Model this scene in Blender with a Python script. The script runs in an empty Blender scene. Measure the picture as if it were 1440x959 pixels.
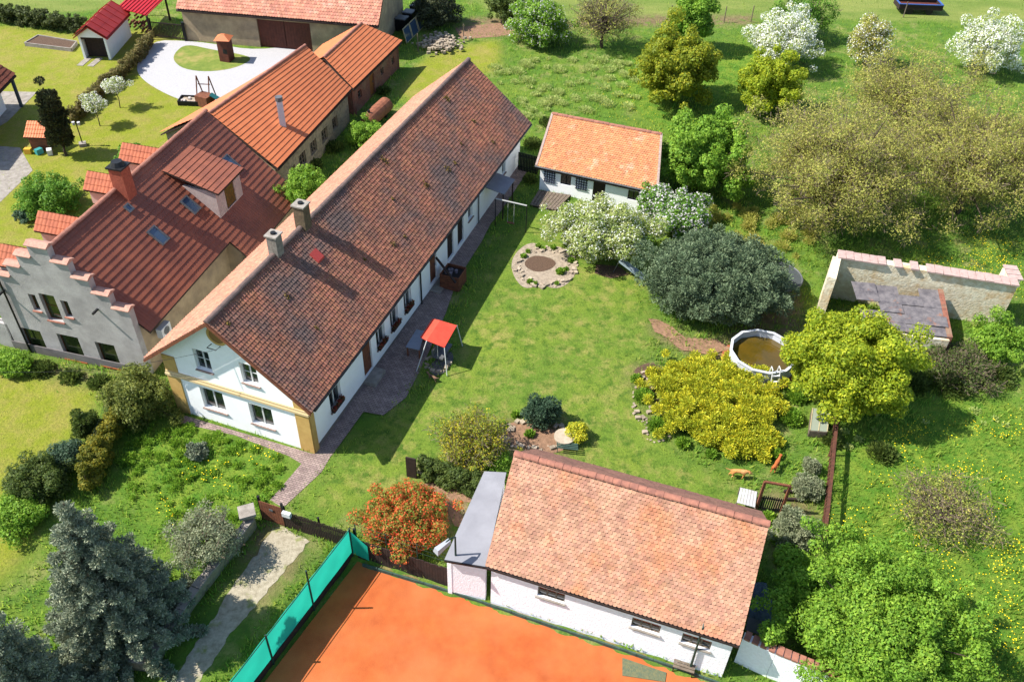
import bpy, math, random
import numpy as np
from mathutils import Vector, Matrix
from mathutils.geometry import tessellate_polygon
random.seed(7); rng = np.random.default_rng(11)
sc = bpy.context.scene
COL = sc.collection
# ------------------------------------------------------------------ camera
FPX, PITCH, ROLL, CAMH = 1234.33, 0.7158, -0.0367, 34.0
fw = np.array([0, math.cos(PITCH), -math.sin(PITCH)]); rt = np.array([1., 0, 0]); dn = np.cross(fw, rt)
CR = rt*math.cos(ROLL)+dn*math.sin(ROLL); CD = -rt*math.sin(ROLL)+dn*math.cos(ROLL)
cam = bpy.data.cameras.new('camera'); camo = bpy.data.objects.new('camera', cam); COL.objects.link(camo)
cam.sensor_fit = 'HORIZONTAL'; cam.sensor_width = 36; cam.lens = FPX/1440*36; cam.clip_end = 3000; cam.clip_start = .5
camo.matrix_world = Matrix(((CR[0], -CD[0], -fw[0], 0), (CR[1], -CD[1], -fw[1], 0), (CR[2], -CD[2], -fw[2], CAMH), (0, 0, 0, 1)))
sc.camera = camo
# ------------------------------------------------------------------ light
SAZ, SEL = math.radians(86.5), math.radians(48.5)      # direction the light travels, elevation
sd = Vector((math.cos(SEL)*math.sin(SAZ), math.cos(SEL)*math.cos(SAZ), -math.sin(SEL)))
w = bpy.data.worlds.new('World'); sc.world = w; w.use_nodes = True
nt = w.node_tree; bg = nt.nodes['Background']; sky = nt.nodes.new('ShaderNodeTexSky')
sky.sky_type = 'NISHITA'; sky.sun_disc = False; sky.sun_elevation = SEL; sky.sun_rotation = math.atan2(-sd.x, -sd.y)
sky.dust_density = .6
nt.links.new(sky.outputs[0], bg.inputs[0]); bg.inputs[1].default_value = .12
sl = bpy.data.lights.new('sun', 'SUN'); sl.energy = 5.0; sl.angle = math.radians(.53); sl.color = (1, .955, .88)
so = bpy.data.objects.new('sun', sl); COL.objects.link(so); so.rotation_euler = sd.to_track_quat('-Z', 'Y').to_euler(); so.location = (0, 0, 60)
vs = sc.view_settings; vs.view_transform = 'Standard'; vs.look = 'None'; vs.exposure = 1.0; vs.gamma = 1
# ------------------------------------------------------------------ pixel -> place
def ray(px, py):
    return CR*((px-720)/FPX)+CD*((py-479.5)/FPX)+fw
TILT = .018                                            # the village rises gently away from the court
def hz(x, y): return TILT*(y-36)
def G(px, py, z=0.):                                   # pixel -> point z above the ground
    d = ray(px, py); t = (z-36*TILT-CAMH)/(d[2]-TILT*d[1]); return Vector((d[0]*t, d[1]*t, CAMH+d[2]*t))
def GA(px, py, z=0.):                                  # pixel -> point at an absolute height
    d = ray(px, py); t = (z-CAMH)/d[2]; return Vector((d[0]*t, d[1]*t, z))
def RP(px, py, O, N):                                  # pixel ray meets the plane through O with normal N
    d = Vector(ray(px, py)); c = Vector((0, 0, CAMH)); t = (Vector(O)-c).dot(N)/d.dot(N); return c+d*t
def PJ(p):
    v = np.array(p)-np.array([0, 0, CAMH]); c = v@fw; return 720+FPX*(v@CR)/c, 479.5+FPX*(v@CD)/c
Z = Vector((0, 0, 1))
def V(*a): return Vector(a)
# ------------------------------------------------------------------ objects
WL = {}
def tag(o, label=None, cat=None, group=None, kind=None):
    if label: o['label'] = label
    if cat: o['category'] = cat
    if group: o['group'] = group
    if kind: o['kind'] = kind
    return o
def thing(name, label, cat, loc, group=None):
    o = bpy.data.objects.new(name, None); COL.objects.link(o); o.location = loc; o.empty_display_size = .3
    WL[o.name] = Vector(loc); return tag(o, label, cat, group)
def link(name, me, mat, parent=None, origin=None):
    o = bpy.data.objects.new(name, me); COL.objects.link(o)
    if mat is not None and not me.materials: me.materials.append(mat)
    if parent is not None: o.parent = parent
    return o
def place(name, me, M, parent=None):                   # shared mesh set down with a world matrix
    o = bpy.data.objects.new(name, me); COL.objects.link(o)
    if parent is not None:
        o.parent = parent; M = Matrix.Translation(-WL[parent.name]) @ M
    o.matrix_local = M; WL[o.name] = WL[parent.name] if parent is not None else M.translation.copy()
    return o
class MB:
    def __init__(s): s.v = []; s.f = []
    def add(s, vs, fs):
        k = len(s.v); s.v += [tuple(p) for p in vs]; s.f += [tuple(i+k for i in f) for f in fs]; return s
    def hexa(s, p): return s.add(p, [(0, 3, 2, 1), (4, 5, 6, 7), (0, 1, 5, 4), (1, 2, 6, 5), (2, 3, 7, 6), (3, 0, 4, 7)])
    def obox(s, o, X, Y, H):
        o = Vector(o); return s.hexa([o, o+X, o+X+Y, o+Y, o+H, o+X+H, o+X+Y+H, o+Y+H])
    def box(s, c, sx, sy, sz, rz=0):
        X = V(math.cos(rz), math.sin(rz), 0)*sx; Y = V(-math.sin(rz), math.cos(rz), 0)*sy
        return s.obox(Vector(c)-X/2-Y/2, X, Y, Z*sz)
    def bar(s, a, b, wx, wy, up=Z):
        a = Vector(a); b = Vector(b); d = (b-a).normalized(); u = up if abs(d.dot(up)) < .95 else V(0, 1, 0)
        X = d.cross(u).normalized()*wx; Y = X.cross(d).normalized()*wy
        return s.obox(a-X/2-Y/2, X, Y, b-a)
    def tube(s, pts, rad, n=6):
        pts = [Vector(p) for p in pts]; k = len(s.v)
        for i, p in enumerate(pts):
            d = (pts[min(i+1, len(pts)-1)]-pts[max(i-1, 0)]).normalized()
            u = V(1, 0, 0) if abs(d.x) < .9 else V(0, 1, 0); X = d.cross(u).normalized(); Y = d.cross(X)
            r = rad[i] if isinstance(rad, (list, tuple)) else rad
            s.v += [tuple(p+(X*math.cos(6.2832*j/n)+Y*math.sin(6.2832*j/n))*r) for j in range(n)]
        for i in range(len(pts)-1):
            a = k+i*n
            s.f += [(a+j, a+(j+1) % n, a+n+(j+1) % n, a+n+j) for j in range(n)]
        s.f += [tuple(k+j for j in range(n))[::-1], tuple(k+(len(pts)-1)*n+j for j in range(n))]
        return s
    def prism(s, poly, vec):
        n = len(poly); poly = [Vector(p) for p in poly]; vec = Vector(vec); k = len(s.v)
        s.v += [tuple(p) for p in poly]+[tuple(p+vec) for p in poly]
        s.f += [tuple(range(k+n-1, k-1, -1)), tuple(range(k+n, k+2*n))]+[(k+i, k+(i+1) % n, k+n+(i+1) % n, k+n+i) for i in range(n)]
        return s
    def wall(s, O, S, N, t, outer, holes=()):           # upright slab with openings; outer/holes in (s, h)
        O = Vector(O); loops = [outer]+list(holes); tri = tessellate_polygon([[V(a, b, 0) for a, b in l] for l in loops])
        flat = [p for l in loops for p in l]; m = len(flat); k = len(s.v)
        s.v += [tuple(O+S*a+Z*b) for a, b in flat]+[tuple(O+S*a+Z*b-N*t) for a, b in flat]
        s.f += [tuple(k+i for i in f) for f in tri]+[tuple(k+m+i for i in f)[::-1] for f in tri]
        c = 0
        for l in loops:
            n = len(l)
            s.f += [(k+c+i, k+c+(i+1) % n, k+m+c+(i+1) % n, k+m+c+i) for i in range(n)]; c += n
        return s
    def wb(s, O, S, N, s0, s1, h0, h1, d0, d1):          # box in wall coordinates, d outwards
        return s.obox(Vector(O)+S*s0+Z*h0+N*d0, S*(s1-s0), N*(d1-d0), Z*(h1-h0))
    def build(s, name, mat, parent=None, origin=None, smooth=False, kind=None):
        if parent is not None: off = WL[parent.name]
        else: off = Vector(origin) if origin is not None else Vector(np.array(s.v).mean(0)) if s.v else V(0, 0, 0)
        me = bpy.data.meshes.new(name); me.from_pydata([(x-off.x, y-off.y, z-off.z) for x, y, z in s.v], [], s.f)
        if smooth: me.polygons.foreach_set('use_smooth', [True]*len(me.polygons))
        me.update(); o = link(name, me, mat, parent); WL[o.name] = off.copy()
        if parent is None: o.location = off
        if kind: o['kind'] = kind
        return o
def quads(name, P, mat, parent=None, origin=(0, 0, 0), kind=None):   # P: (n,k,3) world, one small face each
    off = np.array(WL[parent.name] if parent is not None else origin, float)
    n, k = P.shape[:2]; me = bpy.data.meshes.new(name)
    me.vertices.add(k*n); me.vertices.foreach_set('co', (P.reshape(-1, 3)-off).astype(np.float32).ravel())
    me.loops.add(k*n); me.loops.foreach_set('vertex_index', np.arange(k*n, dtype=np.int32))
    me.polygons.add(n); me.polygons.foreach_set('loop_start', np.arange(0, k*n, k, dtype=np.int32))
    me.update(calc_edges=True)
    o = link(name, me, mat, parent); WL[o.name] = Vector(off)
    if parent is None: o.location = off
    if kind: o['kind'] = kind
    return o
# ------------------------------------------------------------------ materials
AK, LK_ = .74, 1.4                                               # palette values were picked from sunlit surfaces; this brings them to base colours
def LF_(c): return tuple(min(.9, x*LK_/AK) for x in L(c)[:3])+(1,)
def L(c):                                              # sRGB 0-255 -> linear
    return tuple(AK*(((x/255+.055)/1.055)**2.4 if x > 10 else x/3294.6) for x in c)+(1,)
MATS = {}
def mat(name, c, c2=None, scale=3., rough=.85, isl=0., bump=None, bscale=20., c3=None, s3=.4, t3=(.55, .7), metal=0., spec=.3, det=6., contrast=(.35, .65), gen=False):
    if name in MATS: return MATS[name]
    m = bpy.data.materials.new(name); m.use_nodes = True; N = m.node_tree.nodes; K = m.node_tree.links; b = N['Principled BSDF']
    b.inputs['Roughness'].default_value = rough; b.inputs['Metallic'].default_value = metal; b.inputs['Specular IOR Level'].default_value = spec
    tc = N.new('ShaderNodeNewGeometry'); co = tc.outputs['Position']
    c = L(c) if max(c) > 1 else tuple(c)+(1,); cur = None
    def noise(sc_, d=det):
        n = N.new('ShaderNodeTexNoise'); n.inputs['Scale'].default_value = sc_; n.inputs['Detail'].default_value = d; n.inputs['Roughness'].default_value = .62; K.new(co, n.inputs['Vector']); return n.outputs['Fac']
    def ramp(fac, lo, hi):
        r = N.new('ShaderNodeMapRange'); r.inputs[1].default_value = lo; r.inputs[2].default_value = hi; K.new(fac, r.inputs[0]); return r.outputs[0]
    def mix(fac, a, bb):
        x = N.new('ShaderNodeMix'); x.data_type = 'RGBA'
        if isinstance(fac, float): x.inputs[0].default_value = fac
        else: K.new(fac, x.inputs[0])
        for s_, q in ((6, a), (7, bb)):
            if isinstance(q, tuple): x.inputs[s_].default_value = q
            else: K.new(q, x.inputs[s_])
        return x.outputs[2]
    cur = c
    if c2 is not None: cur = mix(ramp(noise(scale), *contrast), c, L(c2) if max(c2) > 1 else tuple(c2)+(1,))
    if c3 is not None: cur = mix(ramp(noise(s3, 4.), *t3), cur, L(c3) if max(c3) > 1 else tuple(c3)+(1,))
    if isl:
        r = N.new('ShaderNodeMapRange'); r.inputs[3].default_value = 1-isl; r.inputs[4].default_value = 1+isl; K.new(tc.outputs['Random Per Island'], r.inputs[0])
        hs = N.new('ShaderNodeHueSaturation'); K.new(r.outputs[0], hs.inputs['Value'])
        r2 = N.new('ShaderNodeMath'); r2.operation = 'MULTIPLY_ADD'; K.new(tc.outputs['Random Per Island'], r2.inputs[0])
        fr = N.new('ShaderNodeMath'); fr.operation = 'FRACT'; mu = N.new('ShaderNodeMath'); mu.operation = 'MULTIPLY'; mu.inputs[1].default_value = 7.31
        K.new(tc.outputs['Random Per Island'], mu.inputs[0]); K.new(mu.outputs[0], fr.inputs[0]); K.new(fr.outputs[0], r2.inputs[0]); r2.inputs[1].default_value = .06*isl; r2.inputs[2].default_value = .5-.03*isl
        K.new(r2.outputs[0], hs.inputs['Hue'])
        if isinstance(cur, tuple): hs.inputs['Color'].default_value = cur
        else: K.new(cur, hs.inputs['Color'])
        cur = hs.outputs[0]
    if isinstance(cur, tuple): b.inputs['Base Color'].default_value = cur
    else: K.new(cur, b.inputs['Base Color'])
    if bump:
        bp = N.new('ShaderNodeBump'); bp.inputs['Strength'].default_value = bump; bp.inputs['Distance'].default_value = .05; K.new(noise(bscale, 5.), bp.inputs['Height']); K.new(bp.outputs[0], b.inputs['Normal'])
    MATS[name] = m; return m
def leafmat(name, c, c2, var=.22, trans=.45, rough=.6):
    if name in MATS: return MATS[name]
    m = bpy.data.materials.new(name); m.use_nodes = True; N = m.node_tree.nodes; K = m.node_tree.links; b = N['Principled BSDF']; out = N['Material Output']
    b.inputs['Roughness'].default_value = rough; b.inputs['Specular IOR Level'].default_value = .25
    g = N.new('ShaderNodeNewGeometry'); x = N.new('ShaderNodeMix'); x.data_type = 'RGBA'; x.inputs[6].default_value = LF_(c); x.inputs[7].default_value = LF_(c2)
    n = N.new('ShaderNodeTexNoise'); n.inputs['Scale'].default_value = 1.1; n.inputs['Detail'].default_value = 3; K.new(g.outputs['Position'], n.inputs['Vector'])
    a = N.new('ShaderNodeMath'); a.operation = 'ADD'; K.new(g.outputs['Random Per Island'], a.inputs[0]); K.new(n.outputs['Fac'], a.inputs[1])
    r = N.new('ShaderNodeMapRange'); r.inputs[1].default_value = .4; r.inputs[2].default_value = 1.15; K.new(a.outputs[0], r.inputs[0]); K.new(r.outputs[0], x.inputs[0])
    hs = N.new('ShaderNodeHueSaturation'); r2 = N.new('ShaderNodeMapRange'); r2.inputs[3].default_value = 1-var; r2.inputs[4].default_value = 1+var
    mu = N.new('ShaderNodeMath'); mu.operation = 'MULTIPLY'; mu.inputs[1].default_value = 5.77; fr = N.new('ShaderNodeMath'); fr.operation = 'FRACT'
    K.new(g.outputs['Random Per Island'], mu.inputs[0]); K.new(mu.outputs[0], fr.inputs[0]); K.new(fr.outputs[0], r2.inputs[0]); K.new(r2.outputs[0], hs.inputs['Value']); K.new(x.outputs[2], hs.inputs['Color'])
    K.new(hs.outputs[0], b.inputs['Base Color'])
    if trans:
        t = N.new('ShaderNodeBsdfTranslucent'); K.new(hs.outputs[0], t.inputs[0]); ms = N.new('ShaderNodeMixShader'); ms.inputs[0].default_value = trans
        K.new(b.outputs[0], ms.inputs[1]); K.new(t.outputs[0], ms.inputs[2]); K.new(ms.outputs[0], out.inputs[0])
    MATS[name] = m; return m
# ------------------------------------------------------------------ palette
WHITE = mat('plaster_white', (.84, .84, .84), (.8, .8, .79), 2.5, .9, bump=.15, bscale=30, c3=(.72, .7, .66), s3=.6, t3=(.6, .85))
YELLOW = mat('plaster_yellow', (214, 176, 104), (200, 160, 92), 3, .9, bump=.1)
GREYP = mat('plaster_grey', (190, 184, 180), (166, 160, 157), 1.2, .95, bump=.35, bscale=14, c3=(146, 140, 139), s3=.5, t3=(.5, .8))
TAN = mat('plaster_tan', (196, 174, 140), (166, 146, 118), 1.3, .95, bump=.4, bscale=9, c3=(148, 132, 112), s3=.7, t3=(.45, .75))
STONE = mat('rubble_stone', (172, 158, 132), (124, 114, 96), 4.5, .95, bump=.9, bscale=7, c3=(172, 158, 128), s3=1.3, t3=(.45, .7))
RUIN = mat('ruin_plaster', (252, 242, 214), (224, 204, 168), 3.5, .95, bump=.9, bscale=8, c3=(214, 168, 106), s3=.8, t3=(.55, .75))
BRICKR = mat('old_brick', (160, 104, 84), (125, 82, 68), 6, .95, bump=.5, bscale=16, c3=(150, 132, 108), s3=.9, t3=(.5, .75))
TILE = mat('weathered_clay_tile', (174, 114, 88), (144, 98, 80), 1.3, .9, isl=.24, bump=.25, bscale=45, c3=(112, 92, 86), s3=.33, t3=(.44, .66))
TILEL = mat('sunlit_clay_tile', (196, 142, 116), (178, 124, 102), 1.6, .9, isl=.2, bump=.2, bscale=45)  # farmhouse tile again for the sunward slope, direct sun painted in as paler colour
TILEB = mat('barn_beaver_tile', (198, 150, 122), (168, 124, 102), 1.3, .9, isl=.2, bump=.25, bscale=40, c3=(192, 126, 86), s3=.5, t3=(.5, .75))
TILEO = mat('orange_beaver_tile', (216, 148, 102), (202, 132, 92), 1.4, .9, isl=.17, bump=.2, bscale=40, c3=(220, 178, 144), s3=1.1, t3=(.56, .72))
TILEF = mat('far_barn_tile', (206, 146, 120), (190, 126, 104), 1.2, .9, isl=.22, c3=(212, 176, 152), s3=.8, t3=(.55, .75))
METB = mat('brown_red_roof_sheet', (150, 88, 66), (132, 78, 60), 1.2, .55, bump=.1, bscale=30, c3=(170, 100, 72), s3=.35, t3=(.5, .7))
METO = mat('orange_roof_sheet', (218, 128, 80), (204, 116, 72), 1.2, .6, bump=.1, bscale=30)
CAPM = mat('ridge_cap_clay', (176, 120, 98), (140, 96, 82), 3, .9, isl=.2, bump=.2)
CAPG = mat('ridge_cap_grey', (122, 102, 94), (96, 82, 78), 3, .9, isl=.2, bump=.2)
WOOD = mat('brown_wood', (136, 84, 56), (104, 64, 46), 5, .8, isl=.2, bump=.2, bscale=30)
WOODD = mat('dark_wood', (62, 46, 40), (44, 34, 30), 5, .8, isl=.22, bump=.2, bscale=30)
WOODG = mat('grey_wood', (132, 118, 102), (100, 88, 76), 6, .85, isl=.2, bump=.25, bscale=25)
WOODP = mat('pale_wood', (196, 182, 140), (170, 156, 118), 6, .85, isl=.15)
DOORB = mat('red_brown_door', (104, 56, 42), (86, 46, 36), 3, .7, isl=.1)
ORSILL = mat('orange_sill', (170, 92, 44), rough=.6)
FRW = mat('white_frame', (222, 222, 220), rough=.45)
FRB = mat('brown_frame', (96, 56, 34), rough=.5)
GLASS = mat('window_glass', (36, 44, 44), rough=.08, spec=.8)
GLASSG = mat('green_tint_glass', (50, 62, 34), rough=.1, spec=.8)
SKYG = mat('roof_glass', (70, 90, 112), rough=.08, spec=.9)
GREYM = mat('grey_metal', (120, 122, 124), (100, 102, 104), 4, .5, metal=.3)
DARKM = mat('dark_metal', (46, 46, 48), (36, 36, 38), 4, .5, metal=.4)
GREENM = mat('green_metal', (40, 66, 56), (32, 54, 46), 4, .5)
RUST = mat('rusty_metal', (108, 66, 48), (78, 48, 38), 7, .85, bump=.3, bscale=30)
RUSTT = mat('rusty_tank_metal', (160, 100, 72), (128, 78, 58), 3, .8, bump=.2)
REDR = mat('red_sheet_roof', (176, 52, 46), (160, 46, 42), 1.5, .5)
REDB = mat('bright_red_sheet', (196, 28, 36), (180, 24, 32), 1.5, .45)
REDF = mat('red_canvas', (236, 84, 62), (224, 74, 54), 2, .8)
TEAL = leafmat('teal_windscreen', (40, 172, 148), (34, 158, 138), .03, .5)
CLAY = mat('court_clay', (198, 104, 50), (172, 84, 40), 1.1, .95, bump=.25, bscale=26, c3=(196, 116, 68), s3=.22, t3=(.42, .7), contrast=(.3, .7))
KERBG = mat('green_kerb', (70, 96, 84), (52, 72, 66), 3, .85, isl=.15, bump=.2)
GRAVW = mat('white_gravel', (200, 198, 198), (168, 166, 168), 22, .95, bump=.6, bscale=24)
GRAVG = mat('grey_gravel', (184, 174, 152), (150, 140, 118), 5, .95, bump=.5, bscale=18, c3=(130, 136, 74), s3=1.1, t3=(.56, .68))
PAVE = mat('pink_pavers', (168, 146, 136), (146, 126, 118), 9, .9, bump=.2, bscale=20)
CONC = mat('concrete', (170, 162, 152), (140, 132, 122), 3, .95, bump=.3, bscale=12)
STN = mat('pale_stones', (188, 172, 150), (150, 136, 118), 5, .95, isl=.25, bump=.4, bscale=14)
MULCH = mat('bark_mulch', (112, 88, 70), (78, 60, 48), 14, .95, bump=.6, bscale=22)
SOIL = mat('pale_soil', (160, 124, 98), (126, 98, 76), 5, .95, bump=.5, bscale=14)
BARK = mat('bark', (96, 82, 68), (66, 56, 46), 6, .95, bump=.5, bscale=18)
TWIG = mat('twig', (132, 116, 98), (104, 90, 76), 3, .9, isl=.25)
PVC = mat('pool_wall', (206, 210, 216), rough=.5)
TARP = mat('blue_grey_tarp', (108, 126, 146), (78, 92, 108), 2, .6, bump=.4, bscale=5)
ROOFING = mat('grey_roofing_felt', (146, 146, 152), (132, 132, 138), .8, .85, bump=.1, bscale=30)
LEADG = mat('grey_sheet', (104, 104, 108), (84, 84, 88), 2, .7)
def water_mat():
    m = mat('amber_water', (96, 76, 22), (78, 66, 20), 1.2, .06, spec=.6); return m
WATER = water_mat()
# ------------------------------------------------------------------ ground sheet with areas of lawn, meadow, field and bare earth
def inside(poly, X, Y):
    r = np.zeros(X.shape, bool); n = len(poly)
    for i in range(n):
        x0, y0 = poly[i]; x1, y1 = poly[(i+1) % n]
        if y0 == y1: continue
        c = ((y0 > Y) != (y1 > Y)) & (X < (x1-x0)*(Y-y0)/(y1-y0)+x0); r ^= c
    return r
def gpoly(px): return [tuple(G(*p)[:2]) for p in px]
LAWNS = [[(-60, 60), (0, 35), (105, 48), (215, 40), (330, 95), (300, 165), (60, 350), (-60, 420)], [(-60, 500), (30, 515), (150, 545), (140, 590), (70, 680), (60, 800), (-60, 850)],
         [(560, 570), (640, 520), (660, 420), (720, 330), (760, 290), (900, 360), (920, 470), (890, 540), (930, 610), (1060, 700), (1010, 720), (760, 640), (640, 650), (560, 720), (430, 730), (470, 640)],
         [(560, 130), (600, 80), (640, 60), (700, 55), (700, 95), (650, 90), (590, 150)]]
FIELD = [[(640, -30), (1500, -60), (1500, 34), (1240, 28), (1050, 26), (880, 22), (700, 30)], [(-80, -60), (100, -40), (260, -60), (230, 6), (60, 20), (-60, 10)]]
DIRT = [[(660, 22), (790, 30), (900, 22), (1060, 22), (1060, 34), (960, 36), (820, 38), (700, 52), (640, 50)], [(910, 445), (960, 470), (1010, 475), (1060, 440), (1130, 400), (1130, 470), (1020, 520), (950, 492), (915, 465)],
        [(880, 520), (930, 505), (950, 560), (930, 600), (905, 570)], [(700, 595), (760, 580), (812, 610), (800, 640), (720, 640)],
        [(345, 740), (440, 755), (420, 800), (330, 880)], [(590, 680), (650, 680), (680, 720), (640, 760), (600, 720)], [(1070, 690), (1150, 700), (1140, 780), (1080, 770)], [(0, 515), (140, 540), (200, 560), (190, 530), (30, 505)]]
DRY = [[(-60, 60), (0, 35), (105, 48), (215, 40), (330, 95), (300, 165), (60, 350), (-60, 420)], [(-60, 500), (30, 520), (140, 548), (125, 590), (60, 680), (30, 800), (-60, 850)], [(560, 130), (600, 80), (700, 55), (700, 95), (590, 150)]]
LUSH = [[(150, 590), (260, 590), (400, 640), (420, 680), (330, 740), (230, 770), (160, 690)], [(1180, 560), (1440, 560), (1500, 980), (1250, 980), (1160, 760)], [(860, 60), (1060, 60), (1060, 160), (940, 190), (860, 130)]]
def grid_axis(a0, a1, st, far):
    m = list(np.arange(a0, a1+.001, st)); k = st
    while m[-1] < far: k *= 1.35; m.append(m[-1]+k)
    k = st
    while m[0] > -far: k *= 1.35; m.insert(0, m[0]-k)
    return np.array(m)
gx = grid_axis(-62, 66, .42, 900); gy = grid_axis(12, 112, .42, 900)
XX, YY = np.meshgrid(gx, gy); nx, ny = len(gx), len(gy)
def blur(a, k=2):
    for _ in range(k):
        b = a.copy(); b[1:-1, 1:-1] = (a[1:-1, 1:-1]*2+a[:-2, 1:-1]+a[2:, 1:-1]+a[1:-1, :-2]+a[1:-1, 2:])/6; a = b
    return a
def mask(polys):
    a = np.zeros(XX.shape)
    for p in polys: a = np.maximum(a, inside(gpoly(p), XX, YY))
    return blur(a.astype(float), 3)
mL, mF, mD, mU, mY = mask(LAWNS), mask(FIELD), mask(DIRT), mask(LUSH), mask(DRY)
gm = bpy.data.meshes.new('ground'); zz = np.zeros(XX.shape)
FLATP = [[(372, 735), (450, 758), (395, 830), (270, 985), (200, 985), (295, 850)], [(190, 50), (440, 50), (320, 155), (180, 110)], [(585, 675), (672, 680), (672, 750), (630, 750)], [(690, 585), (815, 600), (810, 650), (700, 645)], [(-60, 190), (60, 190), (60, 260), (-60, 340)], [(630, 25), (790, 28), (700, 60), (640, 62)], [(240, 575), (470, 630), (460, 670), (390, 725), (240, 600)]]
wild = np.clip(1-mL-mF-1.3*mask(FLATP), 0, 1)*(np.abs(XX) < 70)*(YY < 115)
zz += wild*(.05*np.sin(XX*1.3+np.sin(YY*.9)*2)*np.sin(YY*1.1+np.cos(XX*.7))+rng.normal(0, .02, XX.shape))*.45-.045*wild
COURT = [(503, 789), (640, 837), (800, 891), (990, 955), (1060, 985), (322, 1024)]
CZ = -.34                                              # the court lies lower than the yard
zz += TILT*(YY-36)+(CZ-.03)*blur(inside(gpoly([(478, 772), (640, 826), (800, 881), (990, 945), (1120, 990), (1060, 1100), (215, 1100)]), XX, YY).astype(float), 1)
gm.from_pydata(np.stack([XX, YY, zz], -1).reshape(-1, 3).tolist(), [], [(j*nx+i, j*nx+i+1, (j+1)*nx+i+1, (j+1)*nx+i) for j in range(ny-1) for i in range(nx-1)])
for nm, a in (('lawn', mL), ('field', mF), ('earth', mD), ('lush', mU), ('dry', mY)):
    at = gm.attributes.new(nm, 'FLOAT', 'POINT'); at.data.foreach_set('value', a.astype(np.float32).ravel())
gm.polygons.foreach_set('use_smooth', [True]*len(gm.polygons))
def ground_mat():
    m = bpy.data.materials.new('grass_ground'); m.use_nodes = True; N = m.node_tree.nodes; K = m.node_tree.links; b = N['Principled BSDF']; b.inputs['Roughness'].default_value = .95; b.inputs['Specular IOR Level'].default_value = .1
    g = N.new('ShaderNodeNewGeometry')
    def noise(s, d=5., r=.6, sq=None):
        n = N.new('ShaderNodeTexNoise'); n.inputs['Scale'].default_value = s; n.inputs['Detail'].default_value = d; n.inputs['Roughness'].default_value = r
        if sq:
            mp = N.new('ShaderNodeMapping'); mp.inputs['Rotation'].default_value = (0, 0, sq[0]); mp.inputs['Scale'].default_value = (sq[1], 1, 1); K.new(g.outputs['Position'], mp.inputs[0]); K.new(mp.outputs[0], n.inputs['Vector'])
        else: K.new(g.outputs['Position'], n.inputs['Vector'])
        return n.outputs['Fac']
    def rg(f, lo, hi, a=0., b_=1.):
        r = N.new('ShaderNodeMapRange'); r.inputs[1].default_value = lo; r.inputs[2].default_value = hi; r.inputs[3].default_value = a; r.inputs[4].default_value = b_; K.new(f, r.inputs[0]); return r.outputs[0]
    def mix(f, a, c):
        x = N.new('ShaderNodeMix'); x.data_type = 'RGBA'; K.new(f, x.inputs[0])
        for s, q in ((6, a), (7, c)):
            if isinstance(q, tuple): x.inputs[s].default_value = L(q)
            else: K.new(q, x.inputs[s])
        return x.outputs[2]
    def att(n):
        a = N.new('ShaderNodeAttribute'); a.attribute_name = n; return a.outputs['Fac']
    def mul(a, c):
        x = N.new('ShaderNodeMath'); x.operation = 'MULTIPLY'; K.new(a, x.inputs[0])
        if isinstance(c, float): x.inputs[1].default_value = c
        else: K.new(c, x.inputs[1])
        return x.outputs[0]
    big, mid, fine = noise(.22, 4), noise(1.3, 6, .65), noise(9, 5, .7)
    mead = mix(rg(big, .38, .62), (100, 138, 46), (130, 152, 58)); mead = mix(rg(mid, .4, .68), mead, (74, 114, 44)); mead = mix(rg(noise(.5, 6, .7), .52, .68), mead, (162, 158, 98))
    lawn = mix(rg(big, .35, .65), (134, 154, 56), (108, 140, 50)); lawn = mix(rg(noise(.8, 6, .7), .48, .68), lawn, (172, 162, 92)); lawn = mix(rg(noise(1.7, 6, .7), .48, .64), lawn, (80, 114, 36))
    lush = mix(rg(mid, .4, .62), (90, 134, 42), (132, 156, 54))
    field = mix(rg(noise(.35, 4, .6, (.1, .3)), .4, .6), (150, 158, 84), (122, 142, 66))
    earth = mix(rg(noise(3, 6), .35, .65), (158, 132, 104), (122, 100, 78))
    c = mix(att('lush'), mead, lush); c = mix(att('lawn'), c, lawn); dry = mix(rg(noise(.7, 6, .7), .42, .62), (158, 162, 46), (178, 162, 84)); c = mix(mul(att('dry'), .8), c, dry); c = mix(att('field'), c, field)
    ef = mul(att('earth'), rg(noise(1.1, 6), .34, .5)); c = mix(ef, c, earth)
    c = mix(rg(fine, .3, .7, .0, .55), c, mix(rg(mid, .3, .7), (58, 84, 30), (94, 110, 50)))
    K.new(c, b.inputs['Base Color'])
    bp = N.new('ShaderNodeBump'); bp.inputs['Strength'].default_value = .8; bp.inputs['Distance'].default_value = .12; K.new(noise(7, 7, .75), bp.inputs['Height']); K.new(bp.outputs[0], b.inputs['Normal'])
    return m
go = link('ground', gm, ground_mat()); go['kind'] = 'structure'
def sheet(name, px, z, m, holes=(), kind='structure', world=False):
    loops = [[Vector(p) if world else G(*p) for p in l] for l in [px]+list(holes)]
    tri = tessellate_polygon([[V(p.x, p.y, 0) for p in l] for l in loops]); b = MB(); b.v = [(p.x, p.y, hz(p.x, p.y)+z) for l in loops for p in l]; b.f = [tuple(t) for t in tri]
    o = b.build(name, m, origin=(0, 0, 0)); o['kind'] = kind; return o
def rough(px, amp=2., step=9):
    q = []
    for i in range(len(px)):
        a, b = px[i], px[(i+1) % len(px)]; n = max(1, int(math.hypot(b[0]-a[0], b[1]-a[1])/step))
        q += [(a[0]+(b[0]-a[0])*k/n+random.uniform(-amp, amp), a[1]+(b[1]-a[1])*k/n+random.uniform(-amp, amp)) for k in range(n)]
    return q
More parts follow.
